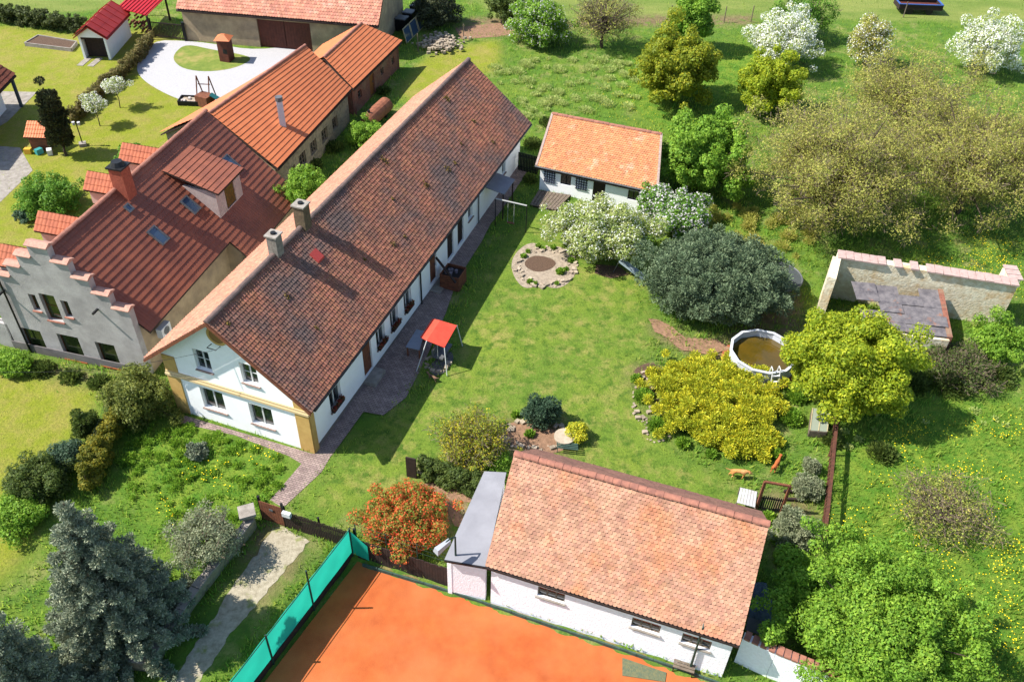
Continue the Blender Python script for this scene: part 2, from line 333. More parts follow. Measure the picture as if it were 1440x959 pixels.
def smoothpoly(px, it=2):
    for _ in range(it):
        q = []
        for i in range(len(px)):
            a, b = px[i], px[(i+1) % len(px)]; q += [(a[0]*.75+b[0]*.25, a[1]*.75+b[1]*.25), (a[0]*.25+b[0]*.75, a[1]*.25+b[1]*.75)]
        px = q
    return px
def paver_mat(name, c1, c2, cm):
    m = bpy.data.materials.new(name); m.use_nodes = True; N = m.node_tree.nodes; K = m.node_tree.links; b = N['Principled BSDF']; b.inputs['Roughness'].default_value = .9; b.inputs['Specular IOR Level'].default_value = .2
    g = N.new('ShaderNodeNewGeometry'); mp = N.new('ShaderNodeMapping'); mp.inputs['Rotation'].default_value = (0, 0, math.radians(18.77)); K.new(g.outputs['Position'], mp.inputs[0])
    t = N.new('ShaderNodeTexBrick'); K.new(mp.outputs[0], t.inputs['Vector']); t.inputs['Scale'].default_value = 1; t.inputs['Brick Width'].default_value = .24; t.inputs['Row Height'].default_value = .12; t.inputs['Mortar Size'].default_value = .012
    t.inputs['Color1'].default_value = L(c1); t.inputs['Color2'].default_value = L(c2); t.inputs['Mortar'].default_value = L(cm)
    n = N.new('ShaderNodeTexNoise'); n.inputs['Scale'].default_value = 1.7; n.inputs['Detail'].default_value = 5; K.new(g.outputs['Position'], n.inputs['Vector'])
    r = N.new('ShaderNodeMapRange'); r.inputs[1].default_value = .3; r.inputs[2].default_value = .7; r.inputs[3].default_value = .75; r.inputs[4].default_value = 1.12; K.new(n.outputs['Fac'], r.inputs[0])
    hs = N.new('ShaderNodeHueSaturation'); K.new(r.outputs[0], hs.inputs['Value']); K.new(t.outputs['Color'], hs.inputs['Color']); K.new(hs.outputs[0], b.inputs['Base Color'])
    bp = N.new('ShaderNodeBump'); bp.inputs['Strength'].default_value = .5; bp.inputs['Distance'].default_value = .01; bp.invert = True; K.new(t.outputs['Fac'], bp.inputs['Height']); K.new(bp.outputs[0], b.inputs['Normal']); return m
PAVED = paver_mat('brick_pavers', (176, 154, 146), (150, 128, 124), (104, 96, 86))
sheet('house_paving', [(440, 637), (727, 234), (741, 241), (735, 252), (706, 295), (690, 315), (677, 340), (655, 375), (640, 402), (627, 440), (600, 502), (571, 559), (539, 584), (511, 579), (467, 640)], .012, PAVED)
sheet('front_path', [(255, 583), (437, 637.5), (466, 640), (452, 664), (398, 714), (380, 703), (424, 652), (405, 641), (330, 612), (250, 594)], .016, PAVED)
sheet('gravel_yard', smoothpoly([(213, 57), (190, 92), (198, 112), (235, 134), (270, 146), (310, 148), (372, 108), (420, 78), (438, 60), (362, 72), (300, 62), (262, 58)]), .012, GRAVW)
sheet('grass_island', smoothpoly([(262, 62), (246, 74), (243, 86), (258, 98), (292, 102), (330, 97), (358, 83), (335, 76), (300, 71)]), .02, MATS.get('isl') or mat('island_grass', (128, 140, 58), (104, 124, 46), 2, .95, bump=.5, bscale=9, c3=(158, 146, 84), s3=.8, t3=(.5, .7)))
sheet('driveway', rough([(384, 744), (398, 742), (436, 760), (385, 822), (325, 890), (268, 975), (232, 975), (300, 868)], 2.2, 8), .012, GRAVG)
sheet('tennis_court', [tuple(G(*p, CZ)) for p in COURT], CZ+.016, CLAY, world=True)
sheet('far_track', [(640, 40), (700, 33), (780, 36), (700, 52), (648, 56)], .012, SOIL)
sheet('corner_drive', [(0, 206), (28, 208), (46, 240), (0, 285), (-60, 330), (-60, 200)], .012, CONC)
sheet('rock_bed', smoothpoly([(718, 368), (730, 350), (748, 340), (768, 348), (790, 346), (812, 366), (808, 392), (785, 408), (760, 400), (738, 408), (722, 390)]), .014, STN)
sheet('mulch_bed', smoothpoly([(734, 372), (748, 359), (772, 362), (784, 370), (774, 380), (752, 384)]), .022, MULCH)
sheet('stone_bed_by_canopy', smoothpoly([(600, 515), (632, 490), (640, 505), (625, 525), (610, 530)]), .018, mat('grey_stones', (120, 116, 112), (84, 80, 78), 9, .95, bump=.8, bscale=14))
sheet('pale_bed', smoothpoly([(702, 600), (735, 590), (765, 600), (805, 612), (800, 632), (765, 640), (715, 628)]), .014, SOIL)
sheet('flower_bed_path', rough([(590, 682), (620, 676), (655, 688), (668, 706), (640, 704), (660, 745), (640, 740), (622, 702), (592, 700)], 1.5), .014, SOIL)
sheet('soil_path', rough([(912, 447), (935, 453), (962, 474), (1008, 478), (1030, 490), (1000, 500), (960, 492), (945, 482), (922, 466)], 1.5), .02, SOIL)
sheet('dark_mulch_bed', smoothpoly([(888, 522), (908, 510), (930, 512), (928, 535), (912, 562), (897, 545)]), .02, MULCH)
sheet('play_patch', rough([(838, 372), (870, 374), (884, 386), (858, 392), (836, 384)], 1.), .02, MULCH)
# ------------------------------------------------------------------ building tools
class Fr:
    def __init__(s, o, az):
        A = math.radians(az); s.o = V(o[0], o[1], 0); s.u = V(math.sin(A), math.cos(A), 0); s.n = V(math.cos(A), -math.sin(A), 0)
    def w(s, a, b, z=0.): return s.o+s.n*a+s.u*b+Z*z
def tiles(name, parent, E0, E1, R1, R0, tw, th, m, kind='beaver', jit=.006, lift=.02):
    E0, E1, R1, R0 = [np.array(p) for p in (E0, E1, R1, R0)]
    nrm = np.cross(E1-E0, R0-E0); nrm /= np.linalg.norm(nrm); nrm *= np.sign(nrm[2])
    nc = max(2, round(np.linalg.norm(E1-E0)/tw)); nr = max(2, round(np.linalg.norm(R0-E0)/th))
    def pt(s, t, h): return (E0*(1-s)+E1*s)*(1-t)+(R0*(1-s)+R1*s)*t+nrm*h
    vs, fs = [], []
    if kind == 'beaver': prof = [(0, .28, 0), (.2, .07, 0), (.5, 0, 0), (.8, .07, 0), (1, .28, 0)]
    else: prof = [(0, 0, .0), (.22, 0, .034), (.45, 0, .042), (.68, 0, .012), (1, 0, .004)]
    for j in range(nr):
        off = .5 if (kind == 'beaver' and j % 2) else 0
        for i in range(-1 if off else 0, nc):
            k = len(vs); dh = random.uniform(-jit, jit)+lift; dx = random.uniform(-.03, .03); dy = random.uniform(-.05, .05)
            lo, up = [], []
            for s_, t_, h_ in prof:
                s = min(1, max(0, (i+off+.015+s_*.97+dx*.3)/nc)); lo.append(pt(s, (j+t_+dy)/nr, .032+h_+dh)); up.append(pt(s, min(1, (j+1.1)/nr), h_+dh))
            sk = [p-nrm*.03 for p in lo]; vs += lo+up+sk
            fs += [(k+q, k+q+1, k+6+q, k+5+q) for q in range(4)]+[(k+10+q, k+11+q, k+q+1, k+q) for q in range(4)]
    off = WL[parent.name]; me = bpy.data.meshes.new(name); me.from_pydata([tuple(p-np.array(off)) for p in vs], [], fs)
    o = link(name, me, m, parent); WL[o.name] = off.copy(); o['kind'] = 'stuff'; return o
def sheetroof(name, parent, E0, E1, R1, R0, m, course=.36, step=.035, wave=.21, amp=.014):
    E0, E1, R1, R0 = [np.array(p) for p in (E0, E1, R1, R0)]
    nrm = np.cross(E1-E0, R0-E0); nrm /= np.linalg.norm(nrm); nrm *= np.sign(nrm[2])
    W = np.linalg.norm(E1-E0); nc = int(W/wave)*4; nr = max(2, round(np.linalg.norm(R0-E0)/course)); vs = []
    s = np.linspace(0, 1, nc+1); wv = amp*np.abs(np.sin(np.pi*s*W/wave))
    for j in range(nr):
        for t, h in ((j/nr, step), ((j+1)/nr, 0.)):
            vs.append((E0[None]*(1-s[:, None])+E1[None]*s[:, None])*(1-t)+(R0[None]*(1-s[:, None])+R1[None]*s[:, None])*t+nrm[None]*(h+wv+.01)[:, None])
    vs = np.concatenate(vs); n = nc+1; fs = []
    for r in range(2*nr-1): fs += [(r*n+i, r*n+i+1, (r+1)*n+i+1, (r+1)*n+i) for i in range(nc)]
    off = WL[parent.name]; me = bpy.data.meshes.new(name); me.from_pydata((vs-np.array(off)).tolist(), [], fs); o = link(name, me, m, parent); WL[o.name] = off.copy(); return o
CAPS = {}
def ridge(parent, A, B, cl, r, m, name='ridge_cap'):
    key = (cl, r, m.name)
    if key not in CAPS:
        b = MB(); k = 7
        for x, rr in ((0, r), (cl*1.06, r*1.12)):
            b.v += [(x, rr*math.cos(math.pi*j/(k-1)), rr*.8*math.sin(math.pi*j/(k-1))) for j in range(k)]
        b.f = [(j, j+1, k+j+1, k+j) for j in range(k-1)]+[tuple(range(k))[::-1], tuple(range(k, 2*k))]
        me = bpy.data.meshes.new(name); me.from_pydata(b.v, [], b.f); me.materials.append(m); CAPS[key] = me
    d = Vector(B)-Vector(A); n = max(1, round(d.length/cl)); x = d.normalized(); y = Z.cross(x).normalized(); z = x.cross(y)
    for i in range(n):
        j = V(0, 0, random.uniform(-.012, .012)); p = Vector(A)+d*(i/n)+j; yy = (y+z*random.uniform(-.05, .05)).normalized(); zz_ = x.cross(yy)
        M = Matrix(((x.x, yy.x, zz_.x, p.x), (x.y, yy.y, zz_.y, p.y), (x.z, yy.z, zz_.z, p.z), (0, 0, 0, 1)))
        place(name, CAPS[key], M, parent)
def wpx(F, side, off, lb, rtp):                       # pixel corners -> (s0,s1,h0,h1) on a wall: side 'f' front, 'r' right
    if side == 'f': O, S, N = F.w(0, off), F.n, -F.u
    else: O, S, N = F.w(off, 0), F.u, F.n
    a, b = RP(*lb, O, N), RP(*rtp, O, N); return (a-O).dot(S), (b-O).dot(S), a.z, b.z
def rect(s0, s1, h0, h1): return [(s0, h0), (s1, h0), (s1, h1), (s0, h1)]
def window(parent, O, S, N, r, rec=.14, fm=None, gm_=None, cols=2, rows=1, sill=None, name='window', fwid=.06, box=None):
    s0, s1, h0, h1 = r; fm = fm or FRW; gm_ = gm_ or GLASS; b = MB(); d0, d1 = -rec-.06, -rec
    b.wb(O, S, N, s0, s1, h0, h0+fwid, d0, d1).wb(O, S, N, s0, s1, h1-fwid, h1, d0, d1)
    b.wb(O, S, N, s0, s0+fwid, h0+fwid, h1-fwid, d0, d1).wb(O, S, N, s1-fwid, s1, h0+fwid, h1-fwid, d0, d1)
    for c in range(1, cols):
        x = s0+(s1-s0)*c/cols; b.wb(O, S, N, x-fwid*.6, x+fwid*.6, h0+fwid, h1-fwid, d0, d1+.01)
    for q in range(1, rows):
        y = h0+(h1-h0)*q/rows; b.wb(O, S, N, s0+fwid, s1-fwid, y-.02, y+.02, d0+.005, d1-.01)
    wo = b.build(name, fm, parent)
    for c in range(cols):
        for q in range(rows):
            xa, xb = s0+(s1-s0)*c/cols, s0+(s1-s0)*(c+1)/cols; ya, yb = h0+(h1-h0)*q/rows, h0+(h1-h0)*(q+1)/rows
            MB().wb(O, S, N, xa+.03, xb-.03, ya+.02, yb-.02, d0+.01, d0+.03).build('pane', gm_, wo)
    if sill is not None: MB().wb(O, S, N, s0-.06, s1+.06, h0-.07, h0-.002, -rec, .09).build('sill', sill, wo)
    if box is not None:
        MB().wb(O, S, N, s0+.02, s1-.02, h0+.0, h0+.2, .02, .2).build('flower_box', WOODD, wo)
        P = []
        for _ in range(90):
            c = Vector(O)+S*random.uniform(s0, s1)+Z*(h0+random.uniform(.18, .38))+N*random.uniform(.02, .26); P.append(leafquad(c, .07))
        quads('flowers', np.array(P), box, wo, kind='stuff')
    return wo
def leafquad(c, s):
    a = Vector((random.gauss(0, 1), random.gauss(0, 1), random.gauss(0, 1))).normalized(); b = a.cross(Vector((random.gauss(0, 1), random.gauss(0, 1), random.gauss(0, 1)))).normalized()
    return [tuple(c-a*s), tuple(c+b*s*.7), tuple(c+a*s), tuple(c-b*s*.7)]
def door(parent, O, S, N, r, m, rec=.12, planks=4, hm=None):
    s0, s1, h0, h1 = r; d = MB().wb(O, S, N, s0, s1, h0, h1, -rec-.05, -rec).build('door', m, parent)
    n = planks
    for i in range(n): MB().wb(O, S, N, s0+(s1-s0)*i/n+.008, s0+(s1-s0)*(i+1)/n-.008, h0+.02, h1-.02, -rec, -rec+.02).build('plank', m, d)
    MB().wb(O, S, N, s1-.14, s1-.1, h0+1., h0+1.14, -rec+.02, -rec+.08).build('handle', hm or GREYM, d)
    return d
def gable(root, F, aL, aR, b0, b1, zL, zR, zr, ov, of, wm, base=-.4, t=.35, ac=0., holes=None, back=True, gm2=None, dt=.1):
    """walls and roof deck of a gabled house in frame F; eaves at aL/aR, verges at b0/b1"""
    holes = holes or {}
    kR = (zr-zR)/(aR-ac); kL = (zr-zL)/(ac-aL); wR, wL = aR-ov, aL+ov
    zwR, zwL = zR+kR*ov-dt-.03, zL+kL*ov-dt-.03; zt = zr-dt-.05
    for nm, b, N in (('front_wall', b0+of, -F.u), ('back_wall', b1-of, F.u)):
        O = F.w(0, b); outer = [(wL, base), (wR, base), (wR, zwR), (ac, zt), (wL, zwL)]
        MB().wall(O, F.n, N, t, outer, [rect(*h) for h in holes.get(nm, [])]).build(nm, (gm2 or wm), root)
    MB().wall(F.w(wR, 0), F.u, F.n, t, rect(b0+of+t, b1-of-t, base, zwR), [rect(*h) for h in holes.get('right_wall', [])]).build('right_wall', wm, root)
    MB().wall(F.w(wL, 0), F.u, -F.n, t, rect(b0+of+t, b1-of-t, base, zwL), [rect(*h) for h in holes.get('left_wall', [])]).build('left_wall', wm, root)
    rb = MB()
    p = [F.w(aR, b0, zR), F.w(aR, b1, zR), F.w(ac, b1, zr), F.w(ac, b0, zr)]; q = [F.w(aL, b1, zL), F.w(aL, b0, zL), F.w(ac, b0, zr), F.w(ac, b1, zr)]
    for s in (p, q): rb.hexa([x-Z*dt for x in s]+s)
    return rb, p, q, wR, wL
# ------------------------------------------------------------------ the long white farmhouse
M = Fr((-14.13, 30.86), 18.77)
ho = thing('farmhouse', 'long white farmhouse with weathered red-brown tile roof and yellow corner pilasters', 'house', M.w(0, 16))
fh = [wpx(M, 'f', .5, (288, 572), (312, 553)), wpx(M, 'f', .5, (355, 594), (381, 576)), wpx(M, 'f', .5, (277.5, 518), (292, 496)), wpx(M, 'f', .5, (342, 537), (359, 516))]
WS = [(2.4, 3.55), (7.65, 8.7), (9.4, 10.4), (11.2, 12.2), (21.1, 21.9), (27.5, 28.2)]
DS = [(6.05, 7.05), (14.9, 15.9), (17.6, 18.6), (19.3, 20.3)]
rh = [(a, b, 1.0 if i < 4 else 1.4, 2.3) for i, (a, b) in enumerate(WS)]+[(a, b, .12+.02*a, 2.45) for a, b in DS]
rb, pR, pL, wR, wL = gable(ho, M, -4.5, 4.95, -.1, 31.9, 3.9, 3.62, 7.65, .6, .6, WHITE, holes={'front_wall': fh, 'right_wall': rh})
roof = rb.build('roof', WOOD, ho)
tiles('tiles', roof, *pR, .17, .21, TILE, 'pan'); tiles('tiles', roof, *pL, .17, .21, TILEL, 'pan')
ridge(roof, M.w(0, -.1, 7.66), M.w(0, 31.9, 7.66), .4, .15, CAPG)
for a, z in ((4.95, 3.62), (-4.5, 3.9)): MB().obox(M.w(0, -.13, 7.68), M.w(a, -.13, z+.02)-M.w(0, -.13, 7.68), -M.u*.05, -Z*.2).build('barge_board', WOOD, roof)
MB().tube([M.w(5.02, .1, 3.58), M.w(5.02, 31.8, 3.58)], .075, 6).build('gutter', DARKM, roof)
OF = M.w(0, .5); OR = M.w(wR, 0)
for i, r in enumerate(fh): window(ho, OF, M.n, -M.u, r, .16, FRW, GLASS, 2, 1 if i < 2 else 2, PAVE)
GER = leafmat('geranium_box', (70, 84, 40), (120, 50, 40))
for i, r in enumerate(rh[:6]): window(ho, OR, M.u, M.n, r, .14, FRW, GLASS, 2 if i < 4 else 1, 1, PAVE, box=GER if i < 4 else None)
for i, r in enumerate(rh[6:]): door(ho, OR, M.u, M.n, r, WOOD if i < 2 else WOODD)
for s0, s1, nm in ((wL, wL+.75, 'pilaster'), (wR-.78, wR, 'pilaster')):
    MB().wb(OF, M.n, -M.u, s0, s1, -.3, 2.62, 0, .07).wb(OF, M.n, -M.u, s0, s1, 2.92, 3.98, 0, .05).build(nm, YELLOW, ho)
MB().wb(OR, M.u, M.n, .5, .85, -.3, 2.62, 0, .05).wb(OR, M.u, M.n, .5, .85, 2.92, 3.9, 0, .04).build('pilaster', YELLOW, ho)
MB().wb(OF, M.n, -M.u, wL-.04, wR+.05, 2.62, 2.76, 0, .13).wb(OF, M.n, -M.u, wL, wR, 2.76, 2.92, 0, .09).build('cornice', mat('cornice_cream', (222, 196, 150), rough=.9), ho)
b = MB()                                              # round attic light with yellow surround
for k in range(24):
    t0, t1 = math.pi*2*k/24, math.pi*2*(k+1)/24
    for r0, r1, d in ((.42, .56, .05),):
        b.hexa([OF+M.n*(r*math.cos(t)-.1)+Z*(6.35+r*math.sin(t))-M.u*dd for dd in (0, d) for r, t in ((r0, t0), (r1, t0), (r1, t1), (r0, t1))])
rw = b.build('attic_surround', YELLOW, ho)
MB().prism([OF+M.n*(.42*math.cos(6.2832*k/20)-.1)+Z*(6.35+.42*math.sin(6.2832*k/20))-M.u*.004 for k in range(20)], -M.u*.02).build('pane', mat('attic_shutter', (150, 112, 66), rough=.8), rw)
MB().tube([OF+M.n*-.55+Z*5.7, OF+M.n*-.55+Z*5.75-M.u*.35, OF+M.n*-.05+Z*5.75-M.u*.35, OF+M.n*-.05+Z*5.7], .025, 6).build('wire_bracket', DARKM, ho)
for bb, hh, sz, m_ in ((8.7, 1.15, .62, mat('brown_chimney', (120, 102, 78), (90, 78, 62), 6, .95, bump=.5)), (6.0, .95, .55, mat('grey_chimney', (150, 142, 132), (120, 112, 104), 5, .95, bump=.4))):
    c = M.w(0, bb, 7.2); ch = MB().box(c, sz, sz, .55+hh, math.radians(-18.77)).build('chimney', m_, ho)
    MB().box(c+Z*(.55+hh), sz+.14, sz+.14, .08, math.radians(-18.77)).build('cap', CONC, ch)
    MB().tube([c+Z*(.63+hh), c+Z*(.72+hh)], .14, 10).build('flue', DARKM, ch)
h = M.w(1.32, 7.6, 6.58); kk = (7.65-3.62)/4.95; sv = V(M.n.x, M.n.y, -kk).normalized()
MB().obox(h-M.u*.3-sv*.3+Z*.06, M.u*.6, sv*.6, Z*.14).build('roof_hatch', mat('red_hatch', (196, 74, 66), rough=.6), ho)
MOSS = leafmat('moss', (112, 96, 38), (86, 70, 34), trans=0)
P = []
for _ in range(15):
    a, bq = random.uniform(.6, 4.8), random.uniform(.6, 30); rr = random.choice([.08, .1, .13, .2])
    for _ in range(int(260*rr)):
        q = M.w(a+random.gauss(0, rr*.6), bq+random.gauss(0, rr*.6), 0); aa = (q-M.o).dot(M.n); P.append(leafquad(V(q.x, q.y, 7.65-kk*aa+.09+random.random()*.06), .05))
quads('moss', np.array(P), MOSS, roof, kind='stuff')
MB().obox(M.w(wR+.02, 23.9, 2.5), M.n*1.5-Z*.25, M.u*2.1, Z*.06).build('porch_roof', ROOFING, ho)
for q in (24.0, 25.9): MB().bar(M.w(wR+1.4, q, .2), M.w(wR+1.4, q, 2.26), .09, .09).build('porch_post', WOODD, ho)
MB().tube([M.w(wR+.08, 22.8, .3), M.w(wR+.08, 22.8, 3.5)], .05, 6).build('downpipe', GREYM, ho)
MB().tube([M.w(wR+.08, 13.4, .1), M.w(wR+.08, 13.4, 3.5)], .05, 6).build('downpipe', DARKM, ho)
MB().wb(OR, M.u, M.n, .5, 31.1, -.3, .18, 0, .03).build('plinth', mat('plinth', (128, 118, 112), rough=.95), ho)
for (a, bq, g0) in ((6.0, 5.95, .0), (15.4, 14.8, 0)):
    MB().obox(M.w(wR+.02, bq-.1, -.2), M.u*1.3, M.n*.7, Z*.42).build('door_step', CONC, ho)
# ------------------------------------------------------------------ grey house with the stepped gable
Q = Fr((-24.19, 35.97), 13.0)
gh = thing('stepped_gable_house', 'grey rendered house with stepped gable, brown-red sheet roof and brick chimney', 'house', Q.w(0, 8))
hw = 4.3; steps = [(.6, 7.85), (1.52, 7.07), (2.44, 6.26), (3.36, 5.45), (4.3, 4.64)]
outer = [(-hw, -.4), (hw, -.4)]
for i in range(4, -1, -1):
    x1, zt = steps[i]; outer += [(x1, zt)]; outer += [(steps[i-1][0], zt)] if i else []
for i in range(0, 5):
    x1, zt = steps[i]; outer += ([(-steps[i-1][0], zt)] if i else [])+[(-x1, zt)]
gw = [wpx(Q, 'f', 0, (42, 494), (56, 466)), wpx(Q, 'f', 0, (93, 503), (109, 475)), wpx(Q, 'f', 0, (145, 513), (160, 486))]
gw.append((gw[0][0]-2.1, gw[0][1]-2.1, gw[0][2], gw[0][3]))
gs = [wpx(Q, 'f', 0, (72, 450), (78, 417)), wpx(Q, 'f', 0, (55, 437), (56, 420)), wpx(Q, 'f', 0, (90, 442), (94, 427))]
gs[0] = (gs[0][0]-.15, gs[0][0]+.8, gs[0][2], gs[0][3]); gs[1] = (gs[1][0]-.3, gs[1][0]+.15, gs[0][2]+.5, gs[0][3]-.2); gs[2] = (gs[0][1]+.3, gs[0][1]+.75, gs[0][2]+.5, gs[0][3]-.2)
allw = [tuple(r) for r in gw+gs]
MB().wall(Q.w(0, 0), Q.n, -Q.u, .4, outer, [rect(*r) for r in allw]).build('front_wall', GREYP, gh)
for i, r in enumerate(allw): window(gh, Q.w(0, 0), Q.n, -Q.u, r, .2, FRB, GLASSG, 1, 2 if i == 4 else 1, ORSILL if i < 4 else CAPM)
MB().wb(Q.w(0, 0), Q.n, -Q.u, -hw, hw, -.35, .55, 0, .05).build('plinth', mat('grey_plinth', (128, 122, 120), (108, 104, 104), 2, .95, bump=.3), gh)
for i in range(5):
    for sg in (1, -1):
        x0, x1 = (-.02 if i == 0 else steps[i-1][0]), steps[i][0]; z0 = steps[i][1]
        if i == 0 and sg < 0: continue
        xa, xb = (-.65, .65) if i == 0 else (sg*(x0-.03), sg*(x1+.06))
        cp = MB(); lo = Q.w(min(xa, xb), -.12, z0); cp.prism([lo+Z*.0, lo+Q.u*.64, lo+Q.u*.64+Z*.05, lo+Q.u*.32+Z*.2, lo+Z*.05], Q.n*abs(xb-xa)).build('coping', mat('coping_clay', (206, 158, 138), (178, 134, 118), 5, .9, bump=.3), gh)
MB().wall(Q.w(hw, 0), Q.u, Q.n, .4, rect(.4, 16.4, -.4, 3.35)).build('right_wall', TAN, gh)
MB().wall(Q.w(-hw, 0), Q.u, -Q.n, .4, rect(.4, 16.4, -.4, 3.35)).build('left_wall', GREYP, gh)
kq = 3.8/4.3
def qs(a, b, dz=0): return Q.w(a, b, 7.3-kq*abs(a)+dz)
sl_ = [qs(4.85, .4), qs(4.85, 9.2), qs(0, 9.2), qs(0, .4)]; s2 = [qs(5.95, 9.2), qs(5.95, 16.8), qs(0, 16.8), qs(0, 9.2)]; s3 = [qs(-4.75, 16.8), qs(-4.75, .4), qs(0, .4), qs(0, 16.8)]
rbq = MB()
for s in (sl_, s2, s3): rbq.hexa([x-Z*.12 for x in s]+s)
rq = rbq.build('roof', WOODD, gh)
for s in (sl_, s2): sheetroof('roof_sheet', rq, *s, METB)
sheetroof('roof_sheet', rq, *s3, METO)
ridge(rq, qs(0, .4, .02), qs(0, 16.8, .02), .4, .14, CAPM)
MB().wall(Q.w(5.6, 0), Q.u, Q.n, .3, rect(9.5, 16.5, -.4, 2.1)).wall(Q.w(hw+.01, 9.5), Q.n, -Q.u, .3, [(0, -.4), (1.25, -.4), (1.25, 2.2), (0, 3.2)]).build('wing_wall', TAN, gh)
def skylight(a, b, wd=.75, ln=1.15):
    sv = V(Q.n.x, Q.n.y, -kq).normalized(); nn = V(Q.n.x*kq, Q.n.y*kq, 1).normalized(); o = qs(a, b)-sv*ln/2-Q.u*wd/2+nn*.05; f = MB()
    f.obox(o, Q.u*wd, sv*.09, nn*.09).obox(o+sv*(ln-.09), Q.u*wd, sv*.09, nn*.09).obox(o+sv*.09, Q.u*.09, sv*(ln-.18), nn*.09).obox(o+sv*.09+Q.u*(wd-.09), Q.u*.09, sv*(ln-.18), nn*.09)
    w_ = f.build('skylight', GREYM, gh); MB().obox(o+sv*.09+Q.u*.09+nn*.02, Q.u*(wd-.18), sv*(ln-.18), nn*.03).build('pane', SKYG, w_)
for a, b in ((2.5, 5.95), (2.55, 9.4), (2.5, 14.5)): skylight(a, b)
skylight(.9, 6.15, .45, .5)
c = qs(.35, 7.0); ch = MB().box(c-Z*.6, .8, .8, 2.25, math.radians(-13)).build('chimney', mat('chimney_brick', (176, 92, 68), (148, 74, 56), 9, .9, bump=.5, bscale=24), gh)
MB().box(c+Z*1.65, .98, .98, .1, math.radians(-13)).build('collar', DARKM, ch); MB().tube([c+Z*1.75, c+Z*2.0], [.42, .3], 10).build('cowl', DARKM, ch)
# dormer on the right slope
d0, d1 = 10.2, 13.1; fr_ = 3.9; zt = 5.75
do = MB().prism([qs(fr_, d0, -.1), V(*qs(fr_, d0)[:2], zt), qs(1.7, d0)], Q.u*.2).build('dormer', mat('dormer_render', (196, 178, 170), (180, 162, 156), 2, .9), gh)
MB().prism([qs(fr_, d1-.2, -.1), V(*qs(fr_, d1-.2)[:2], zt), qs(1.7, d1-.2)], Q.u*.2).build('dormer_cheek', MATS['dormer_render'], do)
OD = Q.w(fr_, 0); dh = (d0+.95, d0+2.1, 7.3-kq*fr_+.1, zt-.15)
MB().wall(OD, Q.u, Q.n, .2, rect(d0+.2, d1-.2, 7.3-kq*fr_-.1, zt), [rect(*dh)]).build('dormer_front', MATS['dormer_render'], do)
wd_ = MB().wb(OD, Q.u, Q.n, *dh, -.1, -.06); wd_.build('dormer_window', mat('dormer_glazing', (120, 84, 40), (84, 70, 36), 5, .3), do)
e = [V(*qs(fr_+.3, d0-.15)[:2], zt-.02), V(*qs(fr_+.3, d1+.15)[:2], zt-.02), V(*qs(.75, d1+.15)[:2], 6.75), V(*qs(.75, d0-.15)[:2], 6.75)]
MB().hexa([x-Z*.1 for x in e]+e).build('dormer_deck', WOODD, do); sheetroof('dormer_sheet', do, *e, METB)
for b in (.9, 4.2, 8.7, 12.3):                           # gabled dormers on the far slope, their orange roofs show over the ridge
    f4, tz, hwd = -3.1, 6.1, .8; d_ = MB().obox(Q.w(f4, b-hwd+.15, 5.0), Q.u*(2*hwd-.3), Q.n*2.6, Z*(tz-5.02)).build('dormer', MATS['dormer_render'], gh)
    for sg in (-1, 1):
        e = [Q.w(f4-.25, b+hwd*sg, tz-.12), Q.w(-.5, b+hwd*sg, tz-.12), Q.w(-.5, b, tz+.7), Q.w(f4-.25, b, tz+.7)]
        MB().hexa([x-Z*.1 for x in e]+[x-Z*.02 for x in e]).build('dormer_deck', WOODD, d_); sheetroof('dormer_sheet', d_, *e, mat('dormer_tile', (184, 106, 74), (164, 92, 66), 2, .8), wave=.24, amp=.03)
ac_ = MB().box(Q.w(4.75, 1.6, 1.9), .35, .85, .6, math.radians(-13)).build('heat_pump', FRW, gh)
MB().tube([Q.w(4.93, 1.6, 2.2), Q.w(4.96, 1.6, 2.2)], .24, 14).build('fan', GREYM, ac_)
for i, x in enumerate((-3.3, 2.35)): MB().wb(Q.w(0, 0), Q.n, -Q.u, x, x+.1, 4.3, 4.4, 0, .45).build('wire_bracket', DARKM, gh)
MB().tube([Q.w(-3.2, -.1, -.3), Q.w(-3.2, -.1, 5.2)], .05, 6).build('downpipe', DARKM, gh)
